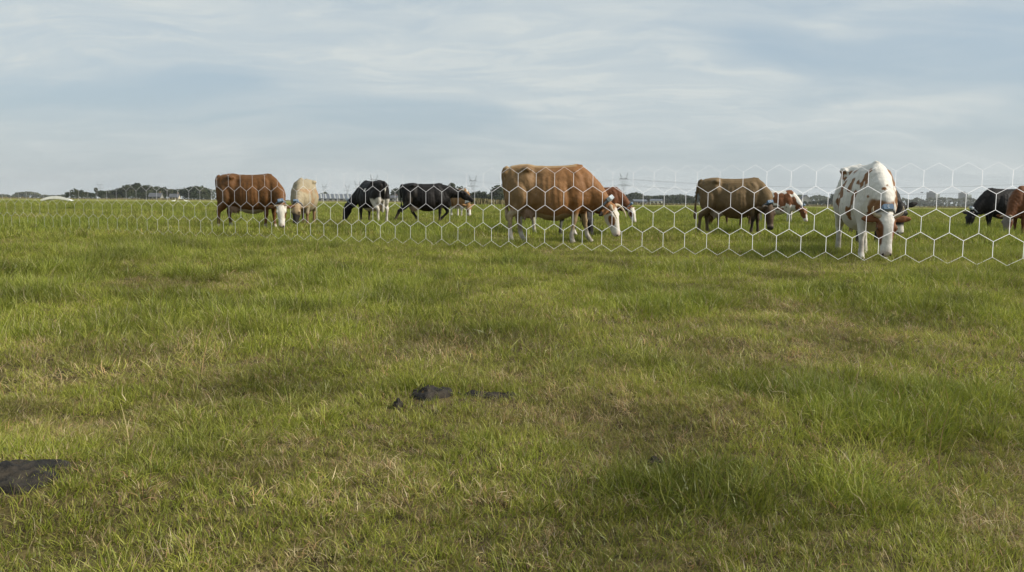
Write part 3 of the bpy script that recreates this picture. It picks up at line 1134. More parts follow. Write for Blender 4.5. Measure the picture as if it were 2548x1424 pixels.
def crown_mesh(name, seed, n=620, shape='round'):
    r = random.Random(seed)
    lobes = []
    if shape == 'round':
        lobes = [((0, 0, .62), (.34, .34, .36))]
        for _ in range(6):
            a = r.uniform(0, 6.28)
            lobes.append(((math.cos(a) * r.uniform(.12, .26), math.sin(a) * r.uniform(.12, .26), r.uniform(.38, .82)), (r.uniform(.14, .22),) * 3))
    elif shape == 'tall':
        lobes = [((0, 0, .58), (.20, .20, .40))]
        for _ in range(5):
            a = r.uniform(0, 6.28)
            lobes.append(((math.cos(a) * r.uniform(.05, .12), math.sin(a) * r.uniform(.05, .12), r.uniform(.3, .88)), (r.uniform(.10, .15),) * 3))
    elif shape == 'tuft':
        lobes = [((0, 0, .82), (.12, .12, .17)), ((.03, .02, .70), (.09, .09, .10))]
    else:
        lobes = [((0, 0, .45), (.52, .52, .42))]
        for _ in range(6):
            a = r.uniform(0, 6.28)
            lobes.append(((math.cos(a) * r.uniform(.2, .45), math.sin(a) * r.uniform(.2, .45), r.uniform(.25, .72)), (r.uniform(.16, .26),) * 3))
    V, F = [], []
    tot = sum(l[1][0] ** 2 for l in lobes)
    for (c, rad) in lobes:
        k = int(n * rad[0] ** 2 / tot)
        for _ in range(k):
            d = Vector((r.gauss(0, 1), r.gauss(0, 1), r.gauss(0, 1))).normalized()
            q = r.uniform(.55, 1.06)
            p = Vector((c[0] + d.x * rad[0] * q, c[1] + d.y * rad[1] * q, c[2] + d.z * rad[2] * q))
            nrm = (d + Vector((r.gauss(0, .6), r.gauss(0, .6), r.gauss(0, .6)))).normalized()
            u = nrm.orthogonal().normalized()
            v = nrm.cross(u)
            a = r.uniform(0, 6.28)
            u, v = u * math.cos(a) + v * math.sin(a), v * math.cos(a) - u * math.sin(a)
            s = r.uniform(.036, .075)
            b = len(V)
            V += [p + u * s, p + v * s * .8, p - u * s * .9, p - v * s * .7]
            F.append((b, b + 1, b + 2, b + 3))
    return mesh(name, V, F)


def trunk_mesh(name, seed):
    r = random.Random(seed)
    mb = MB()
    mb.tube([(0, 0, -.01, .030), (.004, 0, .12, .022), (-.006, .005, .3, .018), (.006, -.004, .55, .011), (0, 0, .78, .004)], 6)
    for k in range(6):
        a = r.uniform(0, 6.28)
        z = r.uniform(.22, .5)
        l = r.uniform(.16, .28)
        mb.tube([(0, 0, z, .010), (math.cos(a) * l * .5, math.sin(a) * l * .5, z + l * .35, .006), (math.cos(a) * l, math.sin(a) * l, z + l * .75, .002)], 5)
    return mesh(name, mb.V, mb.F)


CROWN = {k: [crown_mesh('crown', 100 + 7 * i + hash(k) % 1 + {'round': 0, 'tall': 50, 'tuft': 80, 'bush': 120}[k], shape=k) for i in range(5 if k == 'round' else 3)]
         for k in ('round', 'tall', 'tuft', 'bush')}
TRUNK = [trunk_mesh('trunk', s) for s in (1, 2, 3)]
for k, lst in CROWN.items():
    for i, me in enumerate(lst):
        me.materials.append(M['leaf_dark'] if i % 2 == 0 else M['leaf_mid'])
for me in TRUNK:
    me.materials.append(M['bark'])
tree_rng = random.Random(5)


def tree(slope, dist, h, kind, label, group, name='tree', wide=1.0):
    x, y = at(slope, dist)
    root = empty(name, (x, y, 0), tree_rng.uniform(0, 6.28))
    tag(root, label, 'tree', group)
    c = bpy.data.objects.new('crown', tree_rng.choice(CROWN[kind]))
    t = bpy.data.objects.new('trunk', tree_rng.choice(TRUNK))
    for o, s in ((c, wide * tree_rng.uniform(.95, 1.2)), (t, 1.0)):
        COL.objects.link(o)
        o.parent = root
        o.scale = (h * s, h * s, h * 1.06)
    return root


# tree tops by survey: (sideways slope, distance, height)
BELT = [(-0.5235, 640, 5.2), (-0.5169, 620, 7.2), (-0.5102, 650, 6.7), (-0.5041, 640, 5.3), (-0.5003, 660, 5.2), (-0.4955, 640, 4.8), (-0.4913, 690,
    8.7), (-0.488, 650, 6.1), (-0.4846, 630, 6.5), (-0.4794, 660, 6.2), (-0.4752, 640, 6.7), (-0.47, 655, 6.9), (-0.4666, 640, 7.4), (-0.4628, 660,
    8.2), (-0.4595, 640, 8.9), (-0.4538, 630, 10.5), (-0.4486, 660, 10.2), (-0.4448, 650, 12.1), (-0.4415, 670, 10.7), (-0.4382, 640, 10.7), (-0.4344,
    660, 10.0), (-0.4306, 640, 10.5), (-0.4254, 650, 9.3), (-0.4197, 660, 9.9), (-0.4136, 690, 9.9)]
FARM = [(-0.4098, 700, 8.4), (-0.4064, 690, 8.6), (-0.4008, 700, 8.4), (-0.3946, 680, 8.7), (-0.3889, 690, 8.7), (-0.3832, 680, 9.8), (-0.379, 670,
    10.1), (-0.3752, 660, 10.6), (-0.3709, 670, 10.2), (-0.3676, 665, 10.6), (-0.3633, 675, 9.7), (-0.3605, 690, 7.9)]
MID = [(-0.1382, 720, 11.1), (-0.1344, 700, 11.5), (-0.1292, 690, 11.6), (-0.124, 700, 11.6), (-0.1188, 710, 12.1), (-0.1121, 700, 12.8), (-0.1079,
    700, 11.0), (-0.0718, 600, 13.0), (-0.0681, 560, 10.2), (-0.0614, 560, 10.7), (-0.0562, 570, 8.3), (-0.0515, 570, 6.2), (-0.0472, 560, 6.6),
    (-0.0425, 550, 7.5), (-0.0377, 560, 6.7), (-0.0344, 550, 7.5), (-0.0301, 570, 5.8), (-0.0268, 560, 4.6), (-0.023, 550, 8.8), (-0.0192, 545, 10.2),
    (-0.0159, 540, 11.8), (-0.0117, 545, 10.8), (-0.0079, 550, 8.8)]
VILLAGE = [(0.1357, 950, 10.6), (0.1395, 930, 11.7), (0.1438, 920, 12.3), (0.1485, 940, 11.5), (0.1523, 950, 9.4), (0.1571, 960, 8.8), (0.1609, 950,
    9.0), (0.1661, 960, 8.2), (0.1694, 950, 9.3), (0.1746, 940, 9.9), (0.1793, 950, 10.1), (0.1836, 960, 9.7), (0.1879, 940, 9.2), (0.1931, 950,
    10.4), (0.1978, 940, 11.0), (0.2026, 950, 10.3), (0.2068, 960, 9.5), (0.2111, 950, 8.8), (0.2182, 900, 15.0), (0.2215, 900, 11.6)]
HEDGEROW = [(0.1779, 620, 2.7), (0.1822, 610, 2.7), (0.1869, 620, 3.4), (0.1926, 610, 3.6), (0.1973, 620, 4.6), (0.2026, 610, 5.1), (0.2073, 615,
    5.2), (0.2116, 620, 4.4), (0.2154, 620, 3.8)]
EAST = [(0.3315, 900, 5.3), (0.3357, 880, 6.1), (0.3409, 900, 4.1), (0.3443, 870, 4.5), (0.3504, 860, 4.3), (0.3547, 870, 5.0), (0.359, 860, 4.5),
    (0.3632, 880, 5.5), (0.3675, 900, 6.5), (0.3722, 890, 6.9), (0.376, 900, 8.7), (0.3798, 880, 11.5), (0.3827, 870, 13.0), (0.386, 880, 14.4),
    (0.3898, 870, 14.7), (0.3936, 890, 13.0)]
TOWN = [(0.467, 1500, 12.4), (0.4718, 1500, 11.8), (0.477, 1520, 10.6), (0.4803, 1500, 9.8), (0.4864, 1300, 5.0), (0.4921, 1280, 3.7), (0.4978, 1300,
    4.5), (0.5045, 1280, 5.4), (0.5097, 1300, 4.0), (0.5144, 1270, 5.2), (0.5201, 1300, 4.1), (0.5258, 1280, 3.5), (0.531, 1300, 4.3), (0.5367, 1280,
    4.9), (0.5409, 1260, 6.1), (0.5457, 1280, 5.6), (0.5514, 1300, 5.1), (0.5571, 1290, 4.6), (0.5798, 1280, 5.4), (0.594, 1290, 6.2)]

for i, (s, d, h) in enumerate(BELT):
    kind = 'tuft' if i == 6 else 'round'
    lab = ('slender tree with a small tuft crown rising above the dark farm shelter belt' if i == 6 else
           'pointed tallest tree in the dark shelter belt beside the farmhouse' if i == 17 else
           'dark broadleaf tree in the shelter belt between the white footbridge and the farmhouse')
    tree(s, d, h, 'tall' if i == 17 else kind, lab, 'shelter belt trees', wide=1.5 if i == 17 else 1.25)
    if i != 6:
        tree(s + .0032, d - 25, h * .55, 'bush', 'low dark bush at the foot of the shelter belt', 'bushes under the shelter belt', 'bush', .8)
for i, (s, d, h) in enumerate(FARM):
    tree(s, d, h, 'round', 'dark tree around the farm buildings beside the chestnut cow', 'farmyard trees', wide=1.25)
    if i > 3:
        tree(s + .002, d - 22, h * .55, 'bush', 'low bush beneath the farmyard trees', 'farmyard bushes', 'bush', .8)
for i, (s, d, h) in enumerate(MID):
    if i == 7:
        tree(s, d, h, 'tuft', 'thin tree with a small round crown above the walking black cow', 'trees beyond the black cow', wide=1.2)
    elif i == 20:
        tree(s, d, h, 'tall', 'tall bushy tree just behind the rump of the large fawn cow', 'trees beyond the fawn cow', wide=1.5)
    elif i < 7:
        tree(s, d, h, 'round', 'dark tree in the grove between the two black cows', 'grove between the black cows')
    else:
        tree(s, d, h, 'round', 'grey-green tree in the row between walking black cow and large fawn cow', 'trees beyond the black cow', wide=.95)
    tree(s + .002, d - 18, h * .5, 'bush', 'low scrub bush in front of the grove by the black cows', 'scrub by the black cows', 'bush', .8)
for i, (s, d, h) in enumerate(VILLAGE):
    lab = 'tall hazy tree close behind the rump of the dun cow' if i == 18 else 'hazy tree on the wooded rise between fawn cow and dun cow'
    tree(s, d, h, 'tall' if i == 18 else 'round', lab, 'trees on the wooded rise', wide=1.2)
for i, (s, d, h) in enumerate(HEDGEROW):
    tree(s, d, h, 'bush', 'dark rounded hedgerow bush in front of the wooded rise', 'hedgerow bushes by the dun cow', 'bush', .75)
for i, (s, d, h) in enumerate(EAST):
    tree(s, d, h, 'round', 'hazy tree in the grove left of the white spotted cow' if False else 'hazy tree in the grove between patched cow and white spotted cow', 'grove by the white spotted cow', wide=1.2)
    tree(s + .003, d - 25, h * .6, 'bush', 'low dark bush in the grove beside the white spotted cow', 'bushes by the white spotted cow', 'bush', .8)
for i, (s, d, h) in enumerate(TOWN):
    tree(s, d, h, 'bush', 'low hazy tree before the apartment towers', 'trees before the towers', wide=.9)


def distant_wood():
    """far woods that read as one mass"""
    r = random.Random(77)
    segs = [(-.612, -.590, 1500, 4.5), (-.590, -.5565, 1500, 11.5), (-.5565, -.525, 1700, 6.0), (-.362, -.343, 1500, 16), (-.233, -.216, 1500, 15), (-.216, -.150, 1900, 13), (-.150, .0, 1500, 13),
            (.13, .235, 1500, 15), (.325, .40, 1600, 17), (.40, .455, 1700, 14), (.455, .62, 1800, 17)]
    V, F = [], []
    for (a, b, d, h) in segs:
        n = int((b - a) * d / 2.0)
        for k in range(n * 14):
            s = r.uniform(a, b)
            e = min((s - a), (b - s)) * d / 12.0
            top = h * (0.70 + 0.4 * float(vnoise(np.array([s * d * .07]), np.array([d * .01]), 0, 4)[0])) * min(1, .45 + e)
            z = top * (1 - r.random() ** 1.6 * .95)
            dd = d + r.uniform(-25, 25)
            p = Vector((s * dd, dd, max(z, .5)))
            nr = Vector((r.gauss(0, .5), r.gauss(-.6, .5), r.gauss(.5, .5))).normalized()
            u = nr.orthogonal().normalized()
            v = nr.cross(u)
            q = r.uniform(1.4, 2.9)
            i0 = len(V)
            V += [p + u * q, p + v * q, p - u * q, p - v * q]
            F.append((i0, i0 + 1, i0 + 2, i0 + 3))
    o = obj('distant_wood', mesh('distant_wood', V, F), M['leaf_mid'])
    tag(o, 'faint blue-grey woods along the far horizon', 'wood', kind='stuff')


distant_wood()


def field_margin():
    """rough reedy strip where the pasture ends"""
    r = random.Random(9)
    V, F = [], []
    for (a, b, d, h, k) in ((-.62, .0, 560, .9, 2600), (-.062, -.004, 185, 1.0, 900), (-.10, .62, 420, .9, 3600)):
        for _ in range(k):
            s = r.uniform(a, b)
            dd = d + r.uniform(-8, 8)
            x, y = s * dd, dd
            hh = h * r.uniform(.4, 1.15) * (0.5 + float(vnoise(np.array([x * .12]), np.array([3.0]), 0, 8)[0]))
            w = r.uniform(.15, .5)
            an = r.uniform(0, 3.14)
            cx, sx = math.cos(an) * w, math.sin(an) * w
            i0 = len(V)
            V += [(x - cx, y - sx, -.02), (x + cx, y + sx, -.02), (x + cx * .6 + r.uniform(-.1, .1), y + sx * .6, hh), (x - cx * .5, y - sx * .5, hh * .8)]
            F.append((i0, i0 + 1, i0 + 2, i0 + 3))
    o = obj('field_margin_reeds', mesh('field_margin_reeds', V, F), M['reed'])
    tag(o, 'rough brownish reeds along the far edge of the pasture', 'reeds', kind='stuff')


field_margin()


def gable_house(name, label, slope, dist, w, dpt, hw, hr, rot, wall, roof, chimney=True, windows=3, cat='house', skylights=0, group=None):
    x, y = at(slope, dist)
    root = empty(name, (x, y, 0), R(rot))
    tag(root, label, cat, group)
    mb = MB()
    V = [(-w / 2, -dpt / 2, -.2), (w / 2, -dpt / 2, -.2), (w / 2, dpt / 2, -.2), (-w / 2, dpt / 2, -.2),
         (-w / 2, -dpt / 2, hw), (w / 2, -dpt / 2, hw), (w / 2, dpt / 2, hw), (-w / 2, dpt / 2, hw), (-w / 2, 0, hw + hr), (w / 2, 0, hw + hr)]
    mb.add(V, [(0, 1, 5, 4), (2, 3, 7, 6), (1, 2, 6, 9, 5), (3, 0, 4, 8, 7)])
    mb.build('wall', M[wall], root)
    mb = MB()
    o, t = .4, .25
    sl = hr / (dpt / 2)
    for s in (-1, 1):
        e = (hw - o * sl)
        a = [(-w / 2 - o, s * (dpt / 2 + o), e + .06), (w / 2 + o, s * (dpt / 2 + o), e + .06), (w / 2 + o, 0, hw + hr + .06), (-w / 2 - o, 0, hw + hr + .06)]
        b = [(p[0], p[1], p[2] + t) for p in a]
        mb.add(a + b, [(0, 1, 2, 3), (4, 5, 6, 7), (0, 1, 5, 4), (1, 2, 6, 5), (3, 0, 4, 7)])
    rf = mb.build('roof', M[roof], root, False, True)
    if chimney:
        mb = MB()
        mb.box(w * .28, w * .28 + .9, -.4, .5, hw + hr - .4, hw + hr + 1.4)
        mb.build('chimney', M['wall_brick'], rf)
    for k in range(skylights):
        mb = MB()
        px = -w / 2 + (k + .5) * w / skylights
        pw = w / skylights * .15
        a = [(px - pw, -dpt / 2 - o + .1, hw - o * sl + .06 + t + .05), (px + pw, -dpt / 2 - o + .1, hw - o * sl + .06 + t + .05), (px + pw, -.3, hw + hr + .06 + t - .3 * sl + .05), (px - pw, -.3, hw + hr + .06 + t - .3 * sl + .05)]
        b = [(p[0], p[1], p[2] + .06) for p in a]
        mb.add(a + b, [(3, 2, 1, 0), (4, 5, 6, 7), (0, 1, 5, 4), (1, 2, 6, 5), (2, 3, 7, 6), (3, 0, 4, 7)])
        mb.build('skylight', M['skylight'], rf)
    for k in range(windows):
        mb = MB()
        px = -w / 2 + (k + .5) * w / windows
        ww = min(1.0, w / windows * .3)
        mb.box(px - ww, px + ww, -dpt / 2 - .06, -dpt / 2 + .1, hw * .35, hw * .8)
        mb.build('window', M['window'], root)
    return root


gable_house('farmhouse', 'grey-roofed farmhouse among the shelter belt trees', -.4205, 600, 8.0, 7, 2.2, 2.3, 6, 'wall_grey', 'roof_grey')
gable_house('farm_cottage', 'low cottage with a cream end wall beside the grey-roofed farmhouse', -.3985, 625, 6.5, 5, 2.0, 2.2, 6, 'wall_cream', 'roof_grey', True, 3)
gable_house('livestock_barn', 'long low barn with pale slanting stripes on its roof', -.200, 640, 56, 15, 2.0, 3.3, 17, 'wall_grey', 'sheet', False, 14, 'barn', 17)
gable_house('grove_house', 'small grey house in the grove between the two black cows', -.1405, 640, 6, 6, 3.0, 1.6, 0, 'wall_grey', 'roof_grey', True, 2)
gable_house('village_shed', 'low grey shed with pale roof light by the wooded rise', .1490, 820, 13, 9, 2.6, 1.6, 10, 'concrete', 'sheet', False, 4, 'shed')
gable_house('village_shed', 'pale-ended low shed beside the dark hedgerow bushes', .1690, 800, 11, 9, 3.0, 1.6, -12, 'wall_white', 'sheet', False, 3, 'shed')
gable_house('pavilion_hall', 'hall with a steep peaked roof near the thin mast', .3435, 1250, 16, 14, 8.5, 6.5, 90, 'wall_grey', 'roof_grey', False, 3, 'hall')
gable_house('village_house', 'pale low house at the foot of the peaked hall', .3300, 1150, 9, 8, 3.2, 2.0, 4, 'wall_white', 'roof_grey', True, 2)


def tower_block(slope, dist, label):
    x, y = at(slope, dist)
    root = empty('apartment_tower', (x, y, 0), R(-20))
    tag(root, label, 'building', 'apartment towers')
    H = 41
    for nm, (x0, x1, z1, mat) in {'main_wing': (-15, 8, H, 'concrete'), 'side_wing': (8.003, 19, H - 5, 'wall_white')}.items():
        mb = MB()
        mb.box(x0, x1, -8 if nm == 'main_wing' else -7, 9, 0, z1)
        w = mb.build(nm, M[mat], root)
        for fl in range(12 if nm == 'main_wing' else 10):
            mb = MB()
            yy = -8 if nm == 'main_wing' else -7
            z0 = 2.2 + fl * 3.05
            mb.box(x0 + 1.0, x1 - 1.0, yy - .08, yy + .2, z0, z0 + 1.25)
            mb.build('window_band', M['window'], w)
    mb = MB()
    mb.box(-9, 2, -4, 5, H, H + 3.5)
    mb.build('roof_plant_room', M['concrete'], root)
    return root


tower_block(.4940, 2500, 'apartment tower nearer the black-eared cow, with a lower pale wing')
tower_block(.5315, 2560, 'apartment tower nearer the black grazing cow, with a lower pale wing')


def flat_hall(slope, dist, w, h, label, mat):
    x, y = at(slope, dist)
    root = empty('warehouse', (x, y, 0), R(-12))
    tag(root, label, 'building', 'low buildings before the towers')
    mb = MB()
    mb.box(-w / 2, w / 2, -10, 10, 0, h)
    mb.build('wall', M['concrete'], root)
    mb = MB()
    mb.box(-w / 2 - 1, w / 2 + 1, -11, 11, h, h + 1.4)
    mb.build('roof', M[mat], root)
    for k in range(8):
        mb = MB()
        mb.box(-w / 2 + (k + .2) * w / 8, -w / 2 + (k + .8) * w / 8, -10.1, -9.8, h * .35, h * .7)
        mb.build('window', M['window'], root)


flat_hall(.4860, 2250, 86, 14, 'long flat building with a pale roof edge under the first tower', 'wall_white')
flat_hall(.5420, 2300, 60, 12, 'low flat building under the tower beside the black grazing cow', 'wall_white')


def lamp_mast(slope, dist, h, name, label, ball):
    x, y = at(slope, dist)
    root = empty(name, (x, y, 0))
    tag(root, label, 'mast')
    mb = MB()
    mb.tube([(0, 0, -.2, h * .012), (0, 0, h * .6, h * .008), (0, 0, h, h * .004)], 6)
    mb.build('pole', M['steel'], root)
    mb = MB()
    if ball:
        mb.ball((0, 0, h * .62), (h * .035, h * .035, h * .045), 8, 6)
    else:
        mb.box(-h * .09, h * .09, -.4, .4, h, h + h * .05)
    mb.build('platform' if ball else 'lamp_head', M['steel'], root, False, True)


lamp_mast(.3462, 2400, 44, 'radio_mast', 'thin radio mast rising behind the peaked hall', True)
lamp_mast(.4815, 1200, 19, 'light_mast', 'slender light mast left of the apartment towers' if False else 'slender light mast with a flat lamp head before the apartment towers', False)
lamp_mast(-.3718, 560, 5.2, 'pole', 'plain grey pole standing before the farmyard trees', False)


def pylon(slope, dist, h, label):
    x, y = at(slope, dist)
    root = empty('pylon', (x, y, 0), R(25))
    tag(root, label, 'pylon', 'power line pylons')
    k = h / 50.0
    mb = MB()
    lv = [(0, 4.2), (9, 3.2), (17, 2.4), (24, 1.9), (29, 2.6), (35, 4.0), (40, 5.0)]
    t = .20

    def bar(a, b, r=t):
        mb.tube([(a[0] * k, a[1] * k, a[2] * k, r * k), (b[0] * k, b[1] * k, b[2] * k, r * k)], 4)
    for (z0, w0), (z1, w1) in zip(lv[:-1], lv[1:]):
        d0, d1 = min(w0, 2.2), min(w1, 2.0)
        for sx in (-1, 1):
            for sy in (-1, 1):
                bar((sx * w0, sy * d0, z0), (sx * w1, sy * d1, z1), .14)
        for sy in (-1, 1):
            bar((-w0, sy * d0, z0), (w1, sy * d1, z1), .07)
            bar((w0, sy * d0, z0), (-w1, sy * d1, z1), .07)
            bar((-w1, sy * d1, z1), (w1, sy * d1, z1), .07)
    mb.build('lattice_mast', M['steel'], root)
    for z, w in ((30, 11.0), (40, 8.0)):
        mb = MB()
        for sy in (-1, 1):
            mb.tube([(-w * k, 0, z * k, .18 * k), (0, sy * 1.2 * k, (z + 1.2) * k, .2 * k), (w * k, 0, z * k, .18 * k)], 4)
            mb.tube([(-w * k, 0, z * k, .18 * k), (0, sy * 1.2 * k, (z - .8) * k, .2 * k), (w * k, 0, z * k, .18 * k)], 4)
        ca = mb.build('crossarm', M['steel'], root)
        for sx in (-1, 1):
            mb = MB()
            mb.tube([(sx * w * k, 0, z * k, .15 * k), (sx * w * k, 0, (z - 2.5) * k, .15 * k)], 5)
            mb.build('insulator', M['wire'], ca)
    for sx in (-1, 1):
        mb = MB()
        for sy in (-1, 1):
            mb.tube([(sx * 5.0 * k, sy * 1.6 * k, 40 * k, .2 * k), (sx * 7.4 * k, 0, 50 * k, .14 * k)], 4)
        mb.tube([(sx * 3.0 * k, 0, 40 * k, .15 * k), (sx * 7.4 * k, 0, 50 * k, .12 * k)], 4)
        mb.build('earth_wire_horn', M['steel'], root)
    return root


PYL = [(.1302, 1350, 49, 'pylon above the back of the dark brown white-faced cow'),
       (-.0472, 1500, 47, 'pylon above the trees between walking black cow and fawn cow'),
       (-.1635, 1800, 56, 'pylon rising behind the black and white cow'),
       (-.1830, 2100, 50, 'pylon just clear of the black and white cow above the striped barn roof'),
       (-.1950, 2500, 50, 'fainter pylon over the middle of the striped barn roof'),
       (-.2220, 2700, 54, 'faint pylon near the striped barn end by the cream cow'),
       (-.4865, 2600, 52, 'faint pylon above the shelter belt')]
for p in PYL:
    pylon(*p)


def cable(a, b, za, zb, sag, label):
    pts = []
    for k in range(15):
        t = k / 14
        pts.append((a[0] + (b[0] - a[0]) * t, a[1] + (b[1] - a[1]) * t, za + (zb - za) * t - sag * 4 * t * (1 - t), .07))
    mb = MB()
    mb.tube(pts, 4)
    o = mb.build('power_cable', M['wire'])
    tag(o, label, 'cable', 'power cables')


pA, pB, pC = at(.1302, 1350), at(-.0472, 1500), (880, 1230)
for (off, z) in ((-10, 29), (10, 29), (-7, 39), (7, 39)):
    cable((pA[0] + off, pA[1]), (pB[0] + off, pB[1]), z, z - 2, 9, 'thin power cable strung between the two tall pylons')
    cable((pA[0] + off, pA[1]), (pC[0] + off, pC[1]), z, z + 4, 14, 'thin power cable running from the tall pylon over the dun cow')


def footbridge():
    x, y = at(-.5365, 160)
    root = empty('footbridge', (x, y, 0), R(6))
    tag(root, 'low white arched footbridge at the edge of the pasture', 'bridge')
    n = 16
    for nm, (y0, y1, lift, th, mat) in {'deck': (-1.0, 1.0, 0.0, .34, 'white_paint'), 'parapet': (-1.12, -1.003, .10, .50, 'white_paint')}.items():
        V, F = [], []
        for k in range(n + 1):
            t = -1 + 2 * k / n
            z = .48 * (1 - t * t) + .02 + lift
            for (yy, zz) in ((y0, z), (y1, z), (y1, z + th * (.5 + .5 * (1 - t * t))), (y0, z + th * (.5 + .5 * (1 - t * t)))):
                V.append((t * 2.7, yy, zz))
        for k in range(n):
            a, b = k * 4, k * 4 + 4
            for j in range(4):
                j2 = (j + 1) % 4
                F.append((a + j, a + j2, b + j2, b + j))
        F += [(3, 2, 1, 0), (n * 4, n * 4 + 1, n * 4 + 2, n * 4 + 3)]
        mb = MB()
        mb.add(V, F)
        mb.build(nm, M[mat], root, False, True)
    for s in (-1, 1):
        mb = MB()
        mb.box(s * 2.45 - .35, s * 2.45 + .35, -1.0, 1.0, -.3, .12)
        mb.build('abutment', M['concrete'], root)


footbridge()


def goose(slope, dist, rz, label):
    x, y = at(slope, dist)
    root = empty('goose', (x, y, 0), R(rz), 1.0)
    tag(root, label, 'bird', 'white geese in the meadow')
    mb = MB()
    mb.ball((0, 0, .32), (.34, .17, .17), 10, 8)
    mb.tube(smooth_chain([(.22, 0, .36, .10), (.34, 0, .50, .055), (.38, 0, .66, .045), (.44, 0, .70, .055), (.50, 0, .68, .03)], 3), 8)
    mb.tube([(-.25, 0, .34, .10), (-.48, 0, .40, .02)], 8)
    mb.build('body', M['feather'], root, True, True)
    mb = MB()
    mb.tube([(.48, 0, .685, .026), (.57, 0, .665, .010)], 6)
    mb.build('beak', M['beak'], root)
    for s in (-1, 1):
        mb = MB()
        mb.tube([(0, s * .07, .20, .02), (0.02, s * .07, -.02, .016)], 5)
        mb.build('leg', M['beak'], root)


goose(-.4000, 190, 20, 'small white goose in the meadow nearer the farm cottage')
goose(-.3855, 186, 200, 'small white goose in the meadow nearer the chestnut cow')


def stake(x, y, h, label):
    root = empty('fence_stake', (x, y, gh(x, y)))
    tag(root, label, 'stake', 'thin fence stakes')
    mb = MB()
    mb.tube([(0, 0, -.1, .020), (.01, 0, h * .5, .018), (.025, 0, h, .016)], 6)
    mb.build('post', M['stalk'], root)
    mb = MB()
    mb.tube([(.015, -.03, h * .88, .022), (.02, -.06, h * .90, .03), (.02, -.07, h * .93, .012)], 6)
    mb.build('insulator', M['white_paint'], root, False, True)


stake(-1.52, 70, .95, 'thin straw-coloured stake in the meadow behind the large fawn cow')
stake(22.6, 63, .95, 'thin straw-coloured stake between patched cow and white spotted cow')
stake(-1.15, 95, 1.2, 'short stake by the reeds beyond the fawn cow rump')


# ------------------------------------------------------------------ drawn hexagon overlay, added as glowing mesh; no fence stands here
def hexagon_overlay():
    q = .911
    A = np.array((-12.22, 20.96)) * q
    B = np.array((6.59, 11.36)) * q
    d = (B - A) / np.linalg.norm(B - A)
    HT = 1.385 * q
    side = HT / 6.5
    w0 = .34 * q
    root = empty('hexagon_overlay', (A[0], A[1], 0), math.atan2(d[1], d[0]))
    tag(root, 'drawn white hexagon overlay with added glow, in front of the cows', 'drawn overlay')
    hexa = [(0, side), (w0 / 2, side / 2), (w0 / 2, -side / 2), (0, -side), (-w0 / 2, -side / 2), (-w0 / 2, side / 2)]
    cells = []
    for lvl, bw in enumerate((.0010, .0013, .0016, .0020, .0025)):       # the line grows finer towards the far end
        th = bw * 1.6
        k = 1 - bw / (w0 / 2)
        V, F = [], []
        for (s, y) in ((1, -th / 2), (k, -th / 2), (1, th / 2), (k, th / 2)):
            V += [(a * s, y, b * s) for (a, b) in hexa]
        for i in range(6):
            j = (i + 1) % 6
            F += [(i, j, 6 + j, 6 + i), (12 + j, 12 + i, 18 + i, 18 + j), (j, i, 12 + i, 12 + j), (6 + i, 6 + j, 18 + j, 18 + i)]
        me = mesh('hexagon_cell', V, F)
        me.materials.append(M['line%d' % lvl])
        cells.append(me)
    s = -.32 - 3 * .32
    pos = []
    while s < 23.4:
        p = .3215 * (1 + .0053 * max(s, 0))
        pos.append((s * q, p * q))
        s += p
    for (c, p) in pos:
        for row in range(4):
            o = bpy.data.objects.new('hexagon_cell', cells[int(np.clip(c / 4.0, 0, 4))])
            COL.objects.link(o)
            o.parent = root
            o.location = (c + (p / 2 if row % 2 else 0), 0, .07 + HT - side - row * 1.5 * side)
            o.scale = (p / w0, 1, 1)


hexagon_overlay()


# ------------------------------------------------------------------ cow pats
PATS = []


def cow_pat(x, y, rx, ry, h, rot, seed, label):
    PATS.append((x, y, rx, ry, R(rot)))
    z = gh(x, y)
    n, m = 60, 18
    V, F = [(0, 0, h)], []
    for j in range(1, m + 1):
        t = j / m
        for i in range(n):
            a = 2 * math.pi * i / n
            k = 1 + .62 * (float(fbm(np.array([math.cos(a) * 1.5 + seed]), np.array([math.sin(a) * 1.5]), 0, seed, 3)[0]) - .5) * 2
            px, py = math.cos(a) * rx * t * k, math.sin(a) * ry * t * k
            nz = float(fbm(np.array([px * 34]), np.array([py * 34]), 0, seed + 3, 4)[0]) - .5
            V.append((px, py, h * (1 - t ** 3) * (0.85 + .25 * math.sin(t * 9)) + nz * .040 * (1 - t ** 6) - (.03 if j == m else 0)))
    for i in range(n):
        F.append((0, 1 + i, 1 + (i + 1) % n))
    for j in range(m - 1):
        for i in range(n):
            i2 = (i + 1) % n
            F.append((1 + j * n + i, 1 + (j + 1) * n + i, 1 + (j + 1) * n + i2, 1 + j * n + i2))
    o = obj('cow_pat', mesh('cow_pat', V, F, True), M['dung'])
    o.location = (x, y, z + .004)
    o.rotation_euler = (0, 0, R(rot))
    tag(o, label, 'cow pat', 'cow pats in the grass')


cow_pat(-1.425, 2.245, .175, .115, .018, 8, 3, 'broad dark cow pat with grass growing round it, cut by the frame edge')
cow_pat(-.335, 3.36, .092, .105, .03, 0, 5, 'wet blue-black cow pat lying in the dry grass')
cow_pat(-.110, 3.42, .13, .038, .016, 4, 8, 'long crumbly streak of dung beside the wet blue-black cow pat')
cow_pat(-.432, 3.17, .026, .03, .022, 0, 11, 'small lump of dung split off the wet blue-black pat')
cow_pat(.452, 2.58, .032, .012, .018, 10, 14, 'tiny dark sliver of dung in long green grass')


# ------------------------------------------------------------------ grass
GREENS = [(.218, .252, .028), (.283, .302, .040), (.152, .190, .023), (.252, .256, .044), (.318, .320, .060), (.188, .212, .032)]
STRAWS = [(.46, .37, .19), (.36, .27, .14), (.55, .46, .27), (.27, .19, .10), (.40, .24, .115), (.20, .145, .085), (.16, .115, .07)]


